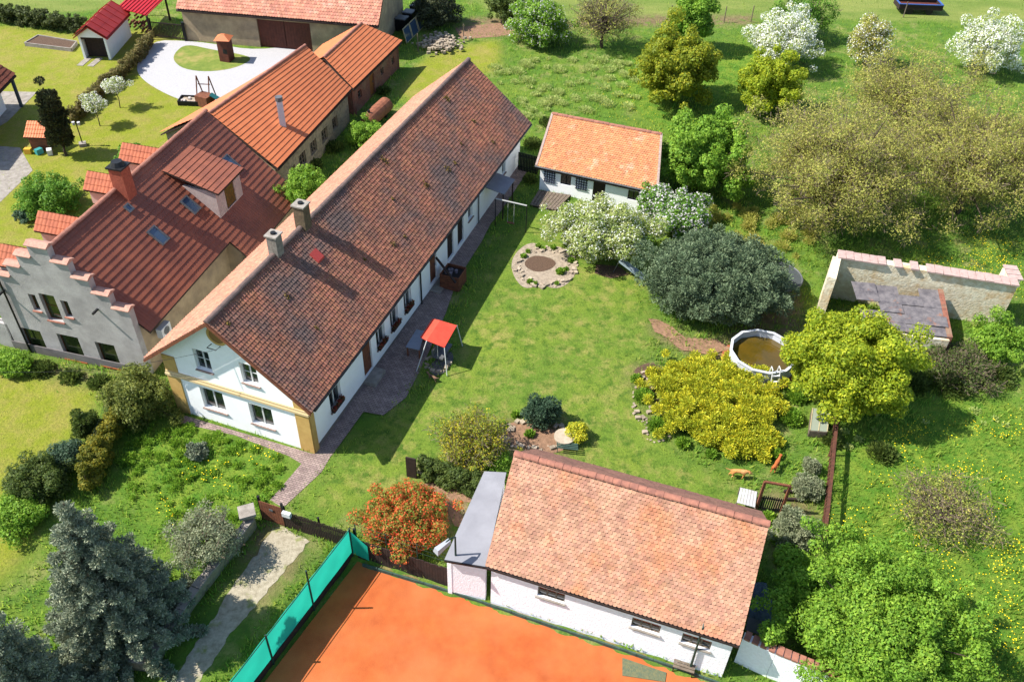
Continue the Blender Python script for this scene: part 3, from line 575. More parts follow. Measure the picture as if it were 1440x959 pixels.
# ------------------------------------------------------------------ other buildings
def gable4(root, e0, e1, r0, r1, wm, ov=.3, of=.3, base=-.5, t=.35, holes=None, deck=None, gm2=None, dt=.1, dk=.14):
    """gabled building from its near eave e0-e1 and ridge r0-r1 (corners of the roof); the far slope mirrors the near one"""
    holes = holes or {}; f0 = V(2*r0.x-e0.x, 2*r0.y-e0.y, e0.z); f1 = V(2*r1.x-e1.x, 2*r1.y-e1.y, e1.z)
    def inset(e, r, eo, ro):                           # wall corner under the eave
        u = (eo-e).normalized(); q = V(r.x-e.x, r.y-e.y, 0); k = ov/q.length; p = e+q*k+u*of; zz_ = e.z+(r.z-e.z)*k-dt-.16; return V(p.x, p.y, zz_)
    A0, A1 = inset(e0, r0, e1, r1), inset(e1, r1, e0, r0); B0, B1 = inset(f0, r0, f1, r1), inset(f1, r1, f0, r0)
    out = {}
    def side(nm, P, Q_, m):
        S = V(Q_.x-P.x, Q_.y-P.y, 0); ln = S.length; S.normalize(); N = V(S.y, -S.x, 0)
        if N.dot(P-(r0+r1)/2) < 0: N = -N
        MB().wall(V(P.x, P.y, 0), S, N, t, [(t, base), (ln-t, base), (ln-t, Q_.z), (t, P.z)], [rect(*h) for h in holes.get(nm, [])]).build(nm, m, root); out[nm] = (V(P.x, P.y, 0), S, N, ln)
    def end(nm, P, Q_, R, m):
        S = V(Q_.x-P.x, Q_.y-P.y, 0); ln = S.length; S.normalize(); N = V(S.y, -S.x, 0)
        if N.dot(P-(r0+r1)/2) < 0: N = -N
        MB().wall(V(P.x, P.y, 0), S, N, t, [(0, base), (ln, base), (ln, Q_.z), (ln/2, R.z-dt-.2), (0, P.z)], [rect(*h) for h in holes.get(nm, [])]).build(nm, m, root); out[nm] = (V(P.x, P.y, 0), S, N, ln)
    side('front_wall', A0, A1, wm); side('back_wall', B0, B1, wm); end('left_wall', A0, B0, r0, gm2 or wm); end('right_wall', A1, B1, r1, gm2 or wm)
    rb = MB()
    for s in ([e0, e1, r1, r0], [f1, f0, r0, r1]):
        for k in range(10):
            g = [s[0].lerp(s[1], k/10), s[0].lerp(s[1], (k+1)/10), s[3].lerp(s[2], (k+1)/10), s[3].lerp(s[2], k/10)]; rb.hexa([x-Z*(dt+.14) for x in g]+[x-Z*dk for x in g])
    rf = rb.build('roof', deck or WOODD, root)
    return rf, [e0, e1, r1, r0], [f1, f0, r0, r1], out
# two stone outbuildings with orange sheet roofs in line behind the grey house
e0, e1, r0, r1 = GA(390, 237, 3.3), GA(494, 125, 3.3), GA(294, 159, 6.1), GA(429, 64, 6.1)
an = thing('stone_outbuilding', 'long rubble stone outbuilding with orange sheet roof and white flue pipe', 'outbuilding', V(*((e0+r1)/2)[:2], hz(0, 58)))
wh = [(2.0, 2.6, 1.3, 2.0), (3.3, 4.4, 1.2, 2.2), (5.2, 6.3, 1.2, 2.2), (7.2, 8.3, 1.2, 2.2), (9.2, 10.2, 1.2, 2.2)]
rf, s1, s2, wi = gable4(an, e0, e1, r0, r1, STONE, .3, .25, holes={'front_wall': wh})
for s in (s1, s2): sheetroof('roof_sheet', rf, *s, METO)
ridge(rf, r0, r1, .42, .12, CAPM)
for r in wh: window(an, *wi['front_wall'][:3], r, .16, WOODG, GLASS, 3, 3, None)
N_ = (e1-e0).cross(r0-e0); c = RP(398, 177, e0, N_); ch = MB().box(c-Z*.4, .42, .42, 2.3, .3).build('flue_pipe', mat('white_metal', (214, 216, 222), rough=.4), an); MB().tube([c+Z*1.9, c+Z*2.2], .27, 12).build('cowl', GREYM, ch)
e0, e1, r0, r1 = GA(496.6, 125, 3.0), GA(565.5, 57.6, 3.0), GA(455, 81, 4.7), GA(508, 33, 4.7)
a2 = thing('brick_outbuilding', 'low pinkish brick outbuilding with orange sheet roof beside the rusty tank', 'outbuilding', V(*((e0+r1)/2)[:2], hz(0, 70)))
dh = (3.3, 4.2, .6, 2.4); wh = [(1.0, 1.7, 1.4, 2.1), (5.6, 6.2, 1.5, 2.1), (8.0, 8.6, 1.5, 2.1)]
rf, s1, s2, wi = gable4(a2, e0, e1, r0, r1, BRICKR, .3, .2, holes={'front_wall': wh+[dh]})
for s in (s1, s2): sheetroof('roof_sheet', rf, *s, METO)
ridge(rf, r0, r1, .42, .12, CAPM)
for r in wh: window(a2, *wi['front_wall'][:3], r, .14, WOODG, GLASS, 1, 2, None)
door(a2, *wi['front_wall'][:3], dh, mat('orange_door', (150, 92, 44), rough=.7))
# big barn beyond the gravel yard
e0, e1 = GA(247, 13, 3.8), GA(532, 37, 3.8); d = (e1-e0).normalized(); bk = V(-d.y, d.x, 0); bk = bk if bk.y > 0 else -bk
r0, r1 = e0+bk*5.2+Z*4.2, e1+bk*5.2+Z*4.2
fb = thing('big_barn', 'large tan plastered barn with pinkish tile roof and wide red-brown door', 'barn', V(*((e0+r1)/2)[:2], hz(0, 80)))
ln = (e1-e0).length; dh = (ln*.375, ln*.64, .5, 3.35)
rf, s1, s2, wi = gable4(fb, e0, e1, r0, r1, TAN, .35, .3, holes={'front_wall': [dh]}, t=.5)
tiles('tiles', rf, *s1, .25, .3, TILEF); tiles('tiles', rf, *s2, .3, .4, TILEF)
O, S, N, _ = wi['front_wall']
for k in range(2):
    a = dh[0]+(dh[1]-dh[0])*k/2+.02; b_ = dh[0]+(dh[1]-dh[0])*(k+1)/2-.02; dd = MB().wb(O, S, N, a, b_, .75, 3.33, -.25, -.18).build('door', DOORB, fb)
    for j in range(9): MB().wb(O, S, N, a+(b_-a)*j/9+.01, a+(b_-a)*(j+1)/9-.01, .78, 3.3, -.18, -.15).build('plank', DOORB, dd)
MB().wb(O, S, N, dh[0]-.1, dh[1]+.1, .3, .74, -.3, .3).build('door_sill', CONC, fb)
MB().prism([O+S*.2+Z*0+N*.0, O+S*2.6+N*1.3, O+S*2.3+N*1.3, O+S*.0], Z*.0+Z*.9).build('plinth', CONC, fb) if False else None
# garage with red sheet roof
p0, p1 = G(118, 83), G(157, 84.5); q1 = G(187, 55); d = (p1-p0); d.z = 0; wd = d.length; d.normalize(); bk = V(-d.y, d.x, 0); bk = bk if bk.y > 0 else -bk; gz = (p0.z+p1.z)/2; ln = 5.2
ga = thing('garage', 'small white garage with red sheet roof and dark open front', 'garage', (p0+p1)/2+bk*2.6)
c0 = (p0+p1)/2; ev = wd/2+.25
def gp(a, b, z): return V(c0.x, c0.y, gz)+d*a+bk*b+Z*z
r0, r1 = gp(0, -.3, 3.15), gp(0, ln+.3, 3.15)
rf, s1, s2, wi = gable4(ga, gp(ev, -.3, 2.15), gp(ev, ln+.3, 2.15), r0, r1, WHITE, .28, .3, base=gz-.2, t=.15, holes={'left_wall': [(.2, wd-.25, gz-.1, gz+1.95)]}, deck=REDR)
for s in (s1, s2):
    sheetroof('roof_sheet', rf, *s, REDR, course=4, step=.01, wave=.3, amp=.004)
    for j in range(7):
        t_ = j/6; MB().bar(s[0].lerp(s[1], t_)+Z*.04, s[3].lerp(s[2], t_)+Z*.04, .04, .05).build('standing_seam', REDR, rf)
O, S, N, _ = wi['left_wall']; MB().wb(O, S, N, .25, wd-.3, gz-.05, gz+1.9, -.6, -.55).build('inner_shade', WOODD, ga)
MB().wb(O, S, N, .2, wd-.25, gz+1.75, gz+1.95, -.1, -.05).build('lintel', WOODD, ga)
for q in ((112, 93), (127, 94)):
    a = G(*q); b_ = G(q[0]+14, q[1]-12); dd = (b_-a); x = V(dd.y, -dd.x, 0).normalized()*.28; tag(MB().hexa([a-x, a+x, b_+x, b_-x]+[p+Z*.03 for p in (a-x, a+x, b_+x, b_-x)]).build('wheel_strip', CONC), 'narrow concrete wheel strip in the lawn before the garage', 'paving strip', 'garage wheel strips')
# open shelter with bright red roof
q = [GA(164, 11, 3.3), GA(206, 22, 3.0), GA(232, -3, 3.0), GA(192, -14, 3.3)]
cs = thing('red_roof_shelter', 'open log shelter with bright red sheet roof behind the garage', 'shelter', V(q[0].x, q[0].y, hz(0, 85)))
b = MB().hexa([p-Z*.06 for p in q]+q); ro = b.build('roof', REDB, cs)
for k in range(9): t_ = (k+.5)/9; MB().bar(q[0].lerp(q[1], t_)+Z*.03, q[3].lerp(q[2], t_)+Z*.03, .05, .05).build('seam', REDB, ro)
for p in q: MB().bar(V(p.x, p.y, hz(p.x, p.y)-.1)*1, p-Z*.07, .15, .15).build('post', WOODD, cs)
for k in range(22):
    p = q[0].lerp(q[1], random.random()).lerp(q[3], random.uniform(.05, .4)); p.z = hz(p.x, p.y)+random.uniform(.1, 1.3); dd = (q[3]-q[0]).normalized()*.5
    tag(MB().tube([p, V((p+dd).x, (p+dd).y, p.z)], .1, 7).build('log', WOOD), 'cut log stacked under the red roofed shelter', 'log', 'logs under the red shelter')
# neighbour's house at the picture's left border
e0, e1 = GA(22, 104, 3.2), GA(-60, 190, 3.2); d = (e1-e0).normalized(); bk = V(d.y, -d.x, 0); bk = bk if bk.x < 0 else -bk
nb = thing('neighbour_house', 'house with brown-red tile roof and blue-grey porch post by the mown lawn', 'house', V(e0.x-3, e0.y-3, hz(0, e0.y)))
rf, s1, s2, wi = gable4(nb, e0, e1, e0+bk*3.5+Z*2.6, e1+bk*3.5+Z*2.6, WHITE, 1.3, .8)
for s in (s1, s2): tiles('tiles', rf, *s, .24, .34, mat('neighbour_tile', (140, 78, 58), (116, 64, 50), 2, .85, isl=.2), 'pan')
MB().bar(V(e0.x, e0.y, -.2)+bk*.3+d*.3, e0+bk*.3+d*.3-Z*.1, .2, .2).build('porch_post', mat('blue_grey_paint', (66, 80, 96), rough=.7), nb)
sheet('neighbour_terrace', [(-40, 128), (52, 130), (10, 172), (-40, 200)], .014, CONC)
# cottage with orange roof
e0, e1, r0, r1 = GA(754, 233.5, 2.35), GA(924, 271, 2.35), GA(777, 160, 4.6), GA(930, 189, 4.6)
co = thing('cottage', 'small white cottage with bright orange beaver tile roof and dark trellis panels', 'cottage', V(*((e0+r1)/2)[:2], hz(0, 56)))
O0 = e0; S0 = V(e1.x-e0.x, e1.y-e0.y, 0).normalized(); ln = (e1-e0).length
wh = [(1.55, 2.35, 1.15, 1.95), (6.55, 7.35, 1.15, 1.9)]; dh = (4.0, 4.9, .2, 2.05)
rf, s1, s2, wi = gable4(co, e0, e1, r0, r1, WHITE, .3, .25, holes={'front_wall': wh+[dh]})
for s in (s1, s2): tiles('tiles', rf, *s, .18, .165, TILEO)
ridge(rf, r0, r1, .38, .13, CAPM)
for s0_, s1_ in ((s1[0], s1[3]), (s1[1], s1[2])): MB().bar(s0_+Z*.05, s1_+Z*.05, .16, .06).build('verge_mortar', mat('verge_mortar', (190, 168, 156), (160, 138, 128), 8, .95, isl=.2, bump=.5), rf)
O, S, N, _ = wi['front_wall']
for r in wh: window(co, O, S, N, r, .12, WOODD, GLASS, 2, 1, None)
door(co, O, S, N, dh, WOODD)
MB().tube([e0-Z*.05-S0*.1, e1-Z*.05], .06, 6).build('gutter', GREYM, rf)
for sx in (.35, 2.75):
    b = MB()
    for i in range(5): b.wb(O, S, N, sx+i*.18, sx+i*.18+.06, 1.05, 2.0, .02, .06)
    for i in range(5): b.wb(O, S, N, sx-.05, sx+.85, 1.12+i*.19, 1.17+i*.19, .06, .09)
    b.build('trellis', mat('dark_blue_paint', (44, 50, 70), rough=.7), co)
dk = thing('wooden_deck', 'small wooden deck before the white cottage wall', 'deck', G(775, 282))
A_, B_, C_, D_ = G(757, 270), G(803, 277), G(782, 298), G(745, 290)
for k in range(9):
    t0, t1 = k/9+.008, (k+1)/9-.008; p = [A_.lerp(B_, t0), A_.lerp(B_, t1), D_.lerp(C_, t1), D_.lerp(C_, t0)]; MB().hexa([x+Z*.1 for x in p]+[x+Z*.16 for x in p]).build('plank', WOODG, dk)
MB().hexa([x+Z*.0 for x in (A_, B_, C_, D_)]+[x+Z*.09 for x in (A_, B_, C_, D_)]).build('frame', WOODD, dk)
# barn with beaver tile roof by the court
B = Fr((.275, 25.0), 17.72)
def bw_(a, c, z): return B.o+B.n*a-B.u*c+Z*z
e0, e1, r0, r1 = bw_(0, 3.48, 2.55), bw_(10.69, 3.48, 2.55), bw_(0, 0, 5.95), bw_(10.69, 0, 5.95)
bn = thing('court_barn', 'white brick barn with mottled pink beaver tile roof beside the clay court', 'barn', bw_(5.3, 0, -.1))
wh = [(2.1, 3.3, 1.25, 1.95), (6.2, 7.4, 1.15, 1.85), (8.3, 9.5, 1.15, 1.85)]
WBR = mat('whitewashed_brick', (.84, .83, .85), (.76, .74, .76), 7, .92, bump=.55, bscale=13, c3=(.5, .4, .36), s3=3.2, t3=(.68, .76))
rf, s1, s2, wi = gable4(bn, e0, e1, r0, r1, WBR, .22, .2, base=-1.0, holes={'front_wall': wh})
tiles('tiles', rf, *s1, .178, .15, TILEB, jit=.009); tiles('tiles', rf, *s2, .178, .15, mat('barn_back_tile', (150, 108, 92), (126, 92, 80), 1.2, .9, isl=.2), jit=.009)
ridge(rf, r0+Z*.02, r1+Z*.02, .36, .15, CAPM)
O, S, N, _ = wi['front_wall']
for r in wh: window(bn, O, S, N, r, .1, WOODG, GLASS, 3, 2, CONC)
q = [GA(625, 786.5, 2.2), GA(683.5, 796.5, 2.35), GA(712, 664, 2.6), GA(681, 662.5, 2.45)]
lt = thing('lean_to', 'grey felt roofed lean-to against the barn gable', 'shed', V(q[0].x, q[0].y, -.2))
MB().hexa([p-Z*.1 for p in q]+q).build('roof', ROOFING, lt)
MB().bar(q[0]-Z*.06, q[1]-Z*.06, .12, .1).build('fascia', DARKM, lt)
wq = [p+((q[0]+q[1]+q[2]+q[3])/4-p)*.06 for p in q]
b = MB()
for i, j in ((0, 1), (3, 0), (2, 3)): b.hexa([V(*wq[i][:2], -1), V(*wq[j][:2], -1), V(*(wq[j]+(wq[i]-wq[j]).cross(Z).normalized()*.2)[:2], -1), V(*(wq[i]+(wq[i]-wq[j]).cross(Z).normalized()*.2)[:2], -1), wq[i]-Z*.11, wq[j]-Z*.11, wq[j]+(wq[i]-wq[j]).cross(Z).normalized()*.2-Z*.11, wq[i]+(wq[i]-wq[j]).cross(Z).normalized()*.2-Z*.11])
b.build('wall', WBR, lt)
# free-standing white wall continuing from the barn, brick coping
ww = thing('court_wall', 'free-standing whitewashed wall with crumbling brick coping beside the barn corner', 'wall', GA(1060, 905, -.3))
wp = [GA(1046, 893, 1.5), GA(1092, 914, 1.5), GA(1165, 944, 1.45), GA(1235, 978, 1.4)]
for a, b_ in zip(wp, wp[1:]):
    x = V((b_-a).y, -(b_-a).x, 0).normalized()*.17; MB().hexa([V(*p[:2], -1.1) for p in (a-x, b_-x, b_+x, a+x)]+[a-x, b_-x, b_+x, a+x]).build('wall_section', WBR, ww)
    n = int((b_-a).length/.28)
    for k in range(n):
        p = a.lerp(b_, (k+.5)/n); MB().box(p+Z*.003, .25+random.uniform(-.02, .02), .4, .1+random.uniform(-.03, .03), math.atan2((b_-a).y, (b_-a).x)+random.uniform(-.06, .06)).build('coping_brick', CAPM, ww)
# roofless stone ruin on the right
ru = thing('stone_ruin', 'roofless stone ruin with tiled wall tops and collapsed grey lean-to', 'ruin', G(1290, 440))
tl, tr_ = GA(1178, 358, 3.2), GA(1431, 398, 3.2); fl, fr2 = GA(1163, 420, 3.2), GA(1409, 440, 2.7)
def thick(b, a, c, th, zb=-.3):
    x = V((c-a).y, -(c-a).x, 0).normalized()*th/2; b.hexa([V(*p[:2], zb) for p in (a-x, c-x, c+x, a+x)]+[a-x, c-x, c+x, a+x]); return b
thick(MB(), tl, tr_, .55).build('back_wall', RUIN, ru)
dl = (fl-tl); fl = tl+V(dl.x, dl.y, 0)*.55; thick(MB(), tl+V(dl.x, dl.y, 0).normalized()*.28, fl, .5).build('side_wall', RUIN, ru)
dr = (G(1400, 448)-V(tr_.x, tr_.y, 0)); dr.z = 0; dr.normalize(); thick(MB(), tr_+dr*.28, tr_+dr*1.9-Z*.3, .5).build('side_wall', RUIN, ru)
n = 22; d = tr_-tl
for k in range(n):
    if 5 < k < 11 and random.random() < .5: continue
    p = tl.lerp(tr_, (k+.5)/n); MB().box(p+Z*.002, d.length/n-.02, .85, .07+random.uniform(0, .04), math.atan2(d.y, d.x)+random.uniform(-.05, .05)).build('cap_tile', mat('pink_cap', (200, 172, 162), (176, 150, 142), 5, .9, isl=.2, bump=.3), ru)
for k in range(3): p = tr_+dr*(.5+k*.5); MB().box(p+Z*.0, .45, .8, .08, math.atan2(dr.y, dr.x)).build('cap_tile', MATS['pink_cap'], ru)
lr = [GA(1196, 398, 2.1), GA(1322, 409, 2.1), GA(1335, 476, 1.6), GA(1215, 462, 1.6)]
for i in range(4):
    for j in range(5):
        f = lambda s, t_: lr[0].lerp(lr[1], s).lerp(lr[3].lerp(lr[2], s), t_); s0, s1_, t0, t1 = i/4, (i+1.06)/4, j/5, (j+1.1)/5; dz = random.uniform(.0, .16)
        if random.random() < .12: continue
        pq = [f(s0, t0)+Z*dz, f(min(1, s1_), t0)+Z*dz, f(min(1, s1_), min(1, t1))+Z*(dz+.03), f(s0, min(1, t1))+Z*(dz+.03)]; MB().hexa([p-Z*.03 for p in pq]+pq).build('roof_sheet', mat('old_grey_sheet', (128, 122, 122), (92, 88, 92), 3, .9, isl=.25, bump=.4, c3=(148, 110, 90), s3=1.3, t3=(.58, .68)), ru)
thick(MB(), lr[1]+Z*.12, lr[2]+Z*.12, .3).build('inner_wall', BRICKR, ru)
thick(MB(), lr[3]-Z*.05, lr[2]-Z*.05, .3).build('inner_wall', RUIN, ru)
# ------------------------------------------------------------------ court surroundings
def Zh(base, px, py):                                  # height of a pixel on the upright through base
    best = 0; bd = 1e9
    for k in range(0, 900):
        x, y = PJ((base.x, base.y, base.z+k*.01)); e = (x-px)**2+(y-py)**2
        if e < bd: bd = e; best = k*.01
    return best
def one(b, name, m, label, cat, group=None, origin=None, smooth=False):
    return tag(b.build(name, m, origin=origin, smooth=smooth), label, cat, group)
sa, sb = G(497, 783, CZ), G(405, 905, CZ); sdv = (sb-sa).normalized(); se = sa+sdv*9.5
ws = thing('windscreen', 'teal windscreen stretched along the clay court beside the drive', 'windscreen', sa)
b = MB(); n = 40; rows = 5
for i in range(n+1):
    for j in range(rows+1):
        p = sa.lerp(se, i/n)+Z*(.28+1.75*j/rows); off = .05*math.sin(i*.9)*math.sin(j*1.2); b.v.append(tuple(p+V(sdv.y, -sdv.x, 0)*(off+.06)))
b.f = [(i*(rows+1)+j, (i+1)*(rows+1)+j, (i+1)*(rows+1)+j+1, i*(rows+1)+j+1) for i in range(n) for j in range(rows)]
b.build('fabric', TEAL, ws, smooth=True)
for k, (t_, h_) in enumerate(((0, 2.15), (.32, 2.9), (.62, 2.2), (.93, 2.9))): p = sa.lerp(se, t_); MB().tube([p-Z*.3, p+Z*h_], .045, 8).build('post', GREENM, ws)
MB().tube([sa+Z*2.05, se+Z*2.05], .02, 6).build('top_wire', GREENM, ws)
MB().obox(sa+V(sdv.y, -sdv.x, 0)*.1-Z*.1, se-sa, V(sdv.y, -sdv.x, 0)*-.08, Z*.42).build('base_board', WOODD, ws)
xdir = V(sdv.y, -sdv.x, 0); xdir = xdir if xdir.x > 0 else -xdir
MB().add([tuple(sa+Z*.3), tuple(sa+xdir*.9+Z*.3), tuple(sa+xdir*.9+Z*1.4), tuple(sa+Z*2.0)], [(0, 1, 2, 3)]).build('corner_flap', TEAL, ws)
kb = thing('court_kerb', 'green painted board kerb along the barn side of the clay court', 'kerb', G(740, 868, CZ))
kp = [G(510, 796, CZ), G(640, 836, CZ), G(760, 877, CZ), G(965, 946, CZ), G(1060, 981, CZ)]
for a, c in zip(kp, kp[1:]):
    n = max(1, round((c-a).length/.7))
    for k in range(n):
        p, q = a.lerp(c, (k+.01)/n), a.lerp(c, (k+.99)/n); MB().bar(p+Z*.1, q+Z*(.1+random.uniform(-.015, .015)), .07, .24).build('kerb_board', KERBG, kb)
sheet('verge_strip', [tuple(p) for p in (kp[0]+V(.1, .12, 0), kp[1]+V(0, .1, 0), kp[2]+V(0, .1, 0), kp[3]+V(0, .1, 0), kp[3]+V(.35, 1.0, 0), kp[2]+V(.3, .85, 0), kp[1]+V(.2, .8, 0), kp[0]+V(.2, .9, 0))], CZ+.1, mat('dry_grass_verge', (150, 130, 84), (112, 98, 62), 6, .95, bump=.8, bscale=12, c3=(104, 118, 54), s3=1.6, t3=(.5, .65)), world=True)
def lamp(base, top, head_to, label):
    g = G(*base, CZ); h = Zh(g, *top); t = thing('court_lamp', label, 'lamp', g, 'tall green court lamps')
    tp = g+Z*h; MB().tube([g-Z*.4, g+Z*h*.5, tp], [.06, .05, .04], 8).build('pole', GREENM, t)
    e = GA(*head_to, tp.z-.1); d_ = (e-tp); d_.z = 0; d_ = d_.normalized()
    MB().tube([tp, tp+d_*.25+Z*.12, tp+d_*.5+Z*.06], .035, 6).build('arm', GREENM, t)
    x = V(-d_.y, d_.x, 0); o = tp+d_*.3; MB().hexa([o-x*.1-Z*.1, o+d_*.75-x*.17-Z*.22, o+d_*.75+x*.17-Z*.22, o+x*.1-Z*.1, o-x*.08+Z*.1, o+d_*.7-x*.12+Z*.04, o+d_*.7+x*.12+Z*.04, o+x*.08+Z*.1]).build('lamp_head', mat('lamp_alu', (188, 190, 196), rough=.4, metal=.3), t)
lamp((642, 833), (638.5, 755), (618, 772), 'green court lamp standing by the lean-to corner')
lamp((969, 944), (986, 882), (990, 868), 'green court lamp standing before the barn windows')
bc = thing('court_bench', 'small slatted bench at the court edge under the barn wall', 'bench', G(961, 938, CZ)); o = bc.location.copy(); bx_ = B.n
for k in range(3): MB().obox(o+bx_*-.45-B.u*(.0+k*.14)+Z*.44, bx_*.9, -B.u*.11, Z*.03).build('seat_slat', WOODG, bc)
for k in range(3): MB().obox(o+bx_*-.45+B.u*.1+Z*(.55+k*.15), bx_*.9, B.u*.025, Z*.1).build('back_slat', WOODG, bc)
for sx in (-.42, .38):
    for sy in (.08, -.36): MB().obox(o+bx_*sx+B.u*sy-Z*.05, bx_*.04, B.u*.04, Z*(1.0 if sy > 0 else .48)).build('leg', DARKM, bc)
q = [G(875, 925, CZ), G(937, 946, CZ), G(935, 959, CZ), G(875, 950, CZ)]
one(MB().hexa([p+Z*.022 for p in q]+[p+Z*.05 for p in q]), 'drag_mat', mat('drag_net', (120, 118, 84), (92, 104, 84), 9, .95, bump=.6, bscale=18), 'grey-green drag net lying on the orange clay', 'mat')
# board fence behind the court corner
fn = thing('board_fence', 'dark brown board fence under the red bush beside the court', 'fence', G(565, 800))
pa, pb = G(503, 779), G(632, 821); n = 34
for k in range(n):
    p = pa.lerp(pb, (k+.5)/n); MB().box(p-Z*.3, (pb-pa).length/n-.012, .03, 1.45+random.uniform(-.04, .04), math.atan2((pb-pa).y, (pb-pa).x)+random.uniform(-.04, .04)).build('board', WOODD, fn)
for hh in (.3, 1.0): MB().bar(pa+Z*hh+B.u*.05, pb+Z*hh+B.u*.05, .05, .08).build('rail', WOODD, fn)
for t_ in (0, .33, .66, 1): p = pa.lerp(pb, t_); MB().tube([p+B.u*.1-Z*.2, p+B.u*.1+Z*2.1], .03, 6).build('net_post', GREENM, fn)
for hh in (1.5, 1.8, 2.08): MB().tube([pa+B.u*.1+Z*hh, pb+B.u*.1+Z*hh], .008, 4).build('net_wire', GREENM, fn)
# lane gate and picket fence
lf = thing('picket_fence', 'dark brown picket fence with white letter box across the lane', 'fence', G(440, 750))
pa, pb = G(403, 740.5), G(500, 772); n = 40
for k in range(n):
    p = pa.lerp(pb, (k+.5)/n); MB().box(p, (pb-pa).length/n*.72, .025, 1.2+random.uniform(-.04, .04), math.atan2((pb-pa).y, (pb-pa).x)).build('picket', WOODD, lf)
for hh in (.3, .9): MB().bar(pa+Z*hh+V(.02, .05, 0), pb+Z*hh+V(.02, .05, 0), .04, .08).build('rail', WOODD, lf)
for t_ in (0, .5, 1): p = pa.lerp(pb, t_); MB().box(p+V(.02, .1, 0)-Z*.2, .1, .1, 1.6, .3).build('post', DARKM, lf)
MB().box(pa.lerp(pb, .06)+Z*1.05-V(0, .12, 0), .42, .18, .26, -.3).build('letter_box', FRW, lf)
lg = thing('lane_gate', 'red-brown plank gate between dark posts beside the stone pillar', 'gate', G(386, 735))
pa, pb = G(370, 730), G(402, 740.5)
for k in range(9): p = pa.lerp(pb, (k+.5)/9); MB().box(p+Z*.06, (pb-pa).length/9-.01, .03, 1.35, math.atan2((pb-pa).y, (pb-pa).x)).build('plank', WOOD, lg)
for p in (pa, pb): MB().box(p+V(0, .06, 0)-Z*.2, .12, .12, 1.85, .3).build('post', DARKM, lg)
for hh in (.3, 1.1): MB().bar(pa+Z*hh+V(0, .05, 0), pb+Z*hh+V(0, .05, 0), .04, .09).build('rail', WOODD, lg)
MB().box(pa.lerp(pb, .5)+Z*.95-V(0, .05, 0), .2, .02, .14, -.3).build('sign_plate', GREYM, lg)
pl = thing('stone_pillar', 'pale stone gate pillar with slab cap beside the drive', 'pillar', G(352, 738))
o = pl.location.copy(); MB().box(o-Z*.2, .55, .55, 1.15, .4).build('shaft', STONE, pl); MB().box(o+Z*.95, .75, .75, .14, .4).build('cap', CONC, pl)
sw = thing('drive_wall', 'low grey stone wall along the drive by the big spruce', 'wall', G(290, 840))
wp = [G(356, 742), G(322, 783), G(268, 853), G(213, 938), G(188, 936)]
for a, c in zip(wp, wp[1:]):
    x = V((c-a).y, -(c-a).x, 0).normalized()*.16; MB().hexa([p-Z*.2 for p in (a-x, c-x, c+x, a+x)]+[p+Z*.62 for p in (a-x, c-x, c+x, a+x)]).build('wall_section', STONE, sw)
    n = max(1, round((c-a).length/.55))
    for k in range(n): p = a.lerp(c, (k+.5)/n); MB().box(p+Z*.625, (c-a).length/n-.02, .4+random.uniform(-.03, .03), .09+random.uniform(-.02, .02), math.atan2((c-a).y, (c-a).x)).build('coping_stone', CONC, sw)
sp = [G(141, 640), G(160, 590), G(180, 578)]
mf = thing('mesh_fence', 'short green wire mesh fence before the clipped hedge', 'fence', sp[0])
for i, p in enumerate(sp): MB().tube([p-Z*.1, p+Z*1.5], .03, 6).build('post', GREENM, mf)
for a, c in zip(sp, sp[1:]):
    for k in range(8): MB().bar(a+Z*(.15+k*.18), c+Z*(.15+k*.18), .012, .012).build('wire', GREENM, mf)
# ------------------------------------------------------------------ garden furniture by the house
sw = thing('garden_swing', 'garden swing seat with red canvas canopy and white frame on the paving', 'swing seat', G(612, 505))
ra, rb_ = GA(619, 450.6, 1.95), GA(600, 478.7, 1.95); ea, eb = GA(642.5, 457.5, 1.7), GA(625, 488.7, 1.7); la, lb = GA(608, 448, 1.7), GA(591, 474, 1.7)
for q in ([ra, rb_, eb, ea], [rb_, ra, la, lb]): MB().hexa([p-Z*.025 for p in q]+q).build('canopy', REDF, sw)
for a, c in ((rb_, rb_+V(-.6, -.45, 0)), (eb, eb+V(.15, -.5, 0)), (ea, ea+V(.3, .1, 0)), (ra, ra+V(-.3, .35, 0))):
    MB().tube([a-Z*.03, V(c.x, c.y, hz(c.x, c.y))], .03, 6).build('leg', FRW, sw)
MB().tube([ra-Z*.04, rb_-Z*.04], .03, 6).build('ridge_tube', FRW, sw)
cs_ = (ra+rb_+ea+eb)/4; ax = (ra-rb_).normalized(); ay = V(-ax.y, ax.x, 0)
MB().obox(V(cs_.x, cs_.y, .45)-ax*.7-ay*.3, ax*1.4, ay*.55, Z*.1).build('seat', GREYM, sw); MB().obox(V(cs_.x, cs_.y, .5)-ax*.7+ay*.28, ax*1.4, ay*.1, Z*.5).build('backrest', GREYM, sw)
for k in (-1, 1): MB().tube([V(cs_.x, cs_.y, .5)+ax*.68*k, V(cs_.x, cs_.y, 1.8)+ax*.68*k], .012, 5).build('hanger', FRW, sw)
q = [GA(585.6, 463, .8), GA(597, 465.6, .8), GA(590, 492, .8), GA(570.5, 487.5, .8)]
tb = thing('garden_table', 'pale grey garden table with wooden legs beside the red swing', 'table', V(q[0].x, q[0].y, hz(0, q[0].y)))
MB().hexa([p-Z*.05 for p in q]+q).build('table_top', mat('table_paint', (150, 158, 172), (136, 144, 158), 2, .6), tb)
cc = (q[0]+q[1]+q[2]+q[3])/4
for p in q: p2 = p.lerp(cc, .15); MB().bar(V(p2.x, p2.y, hz(p2.x, p2.y)), p2-Z*.05, .08, .08).build('leg', WOOD, tb)
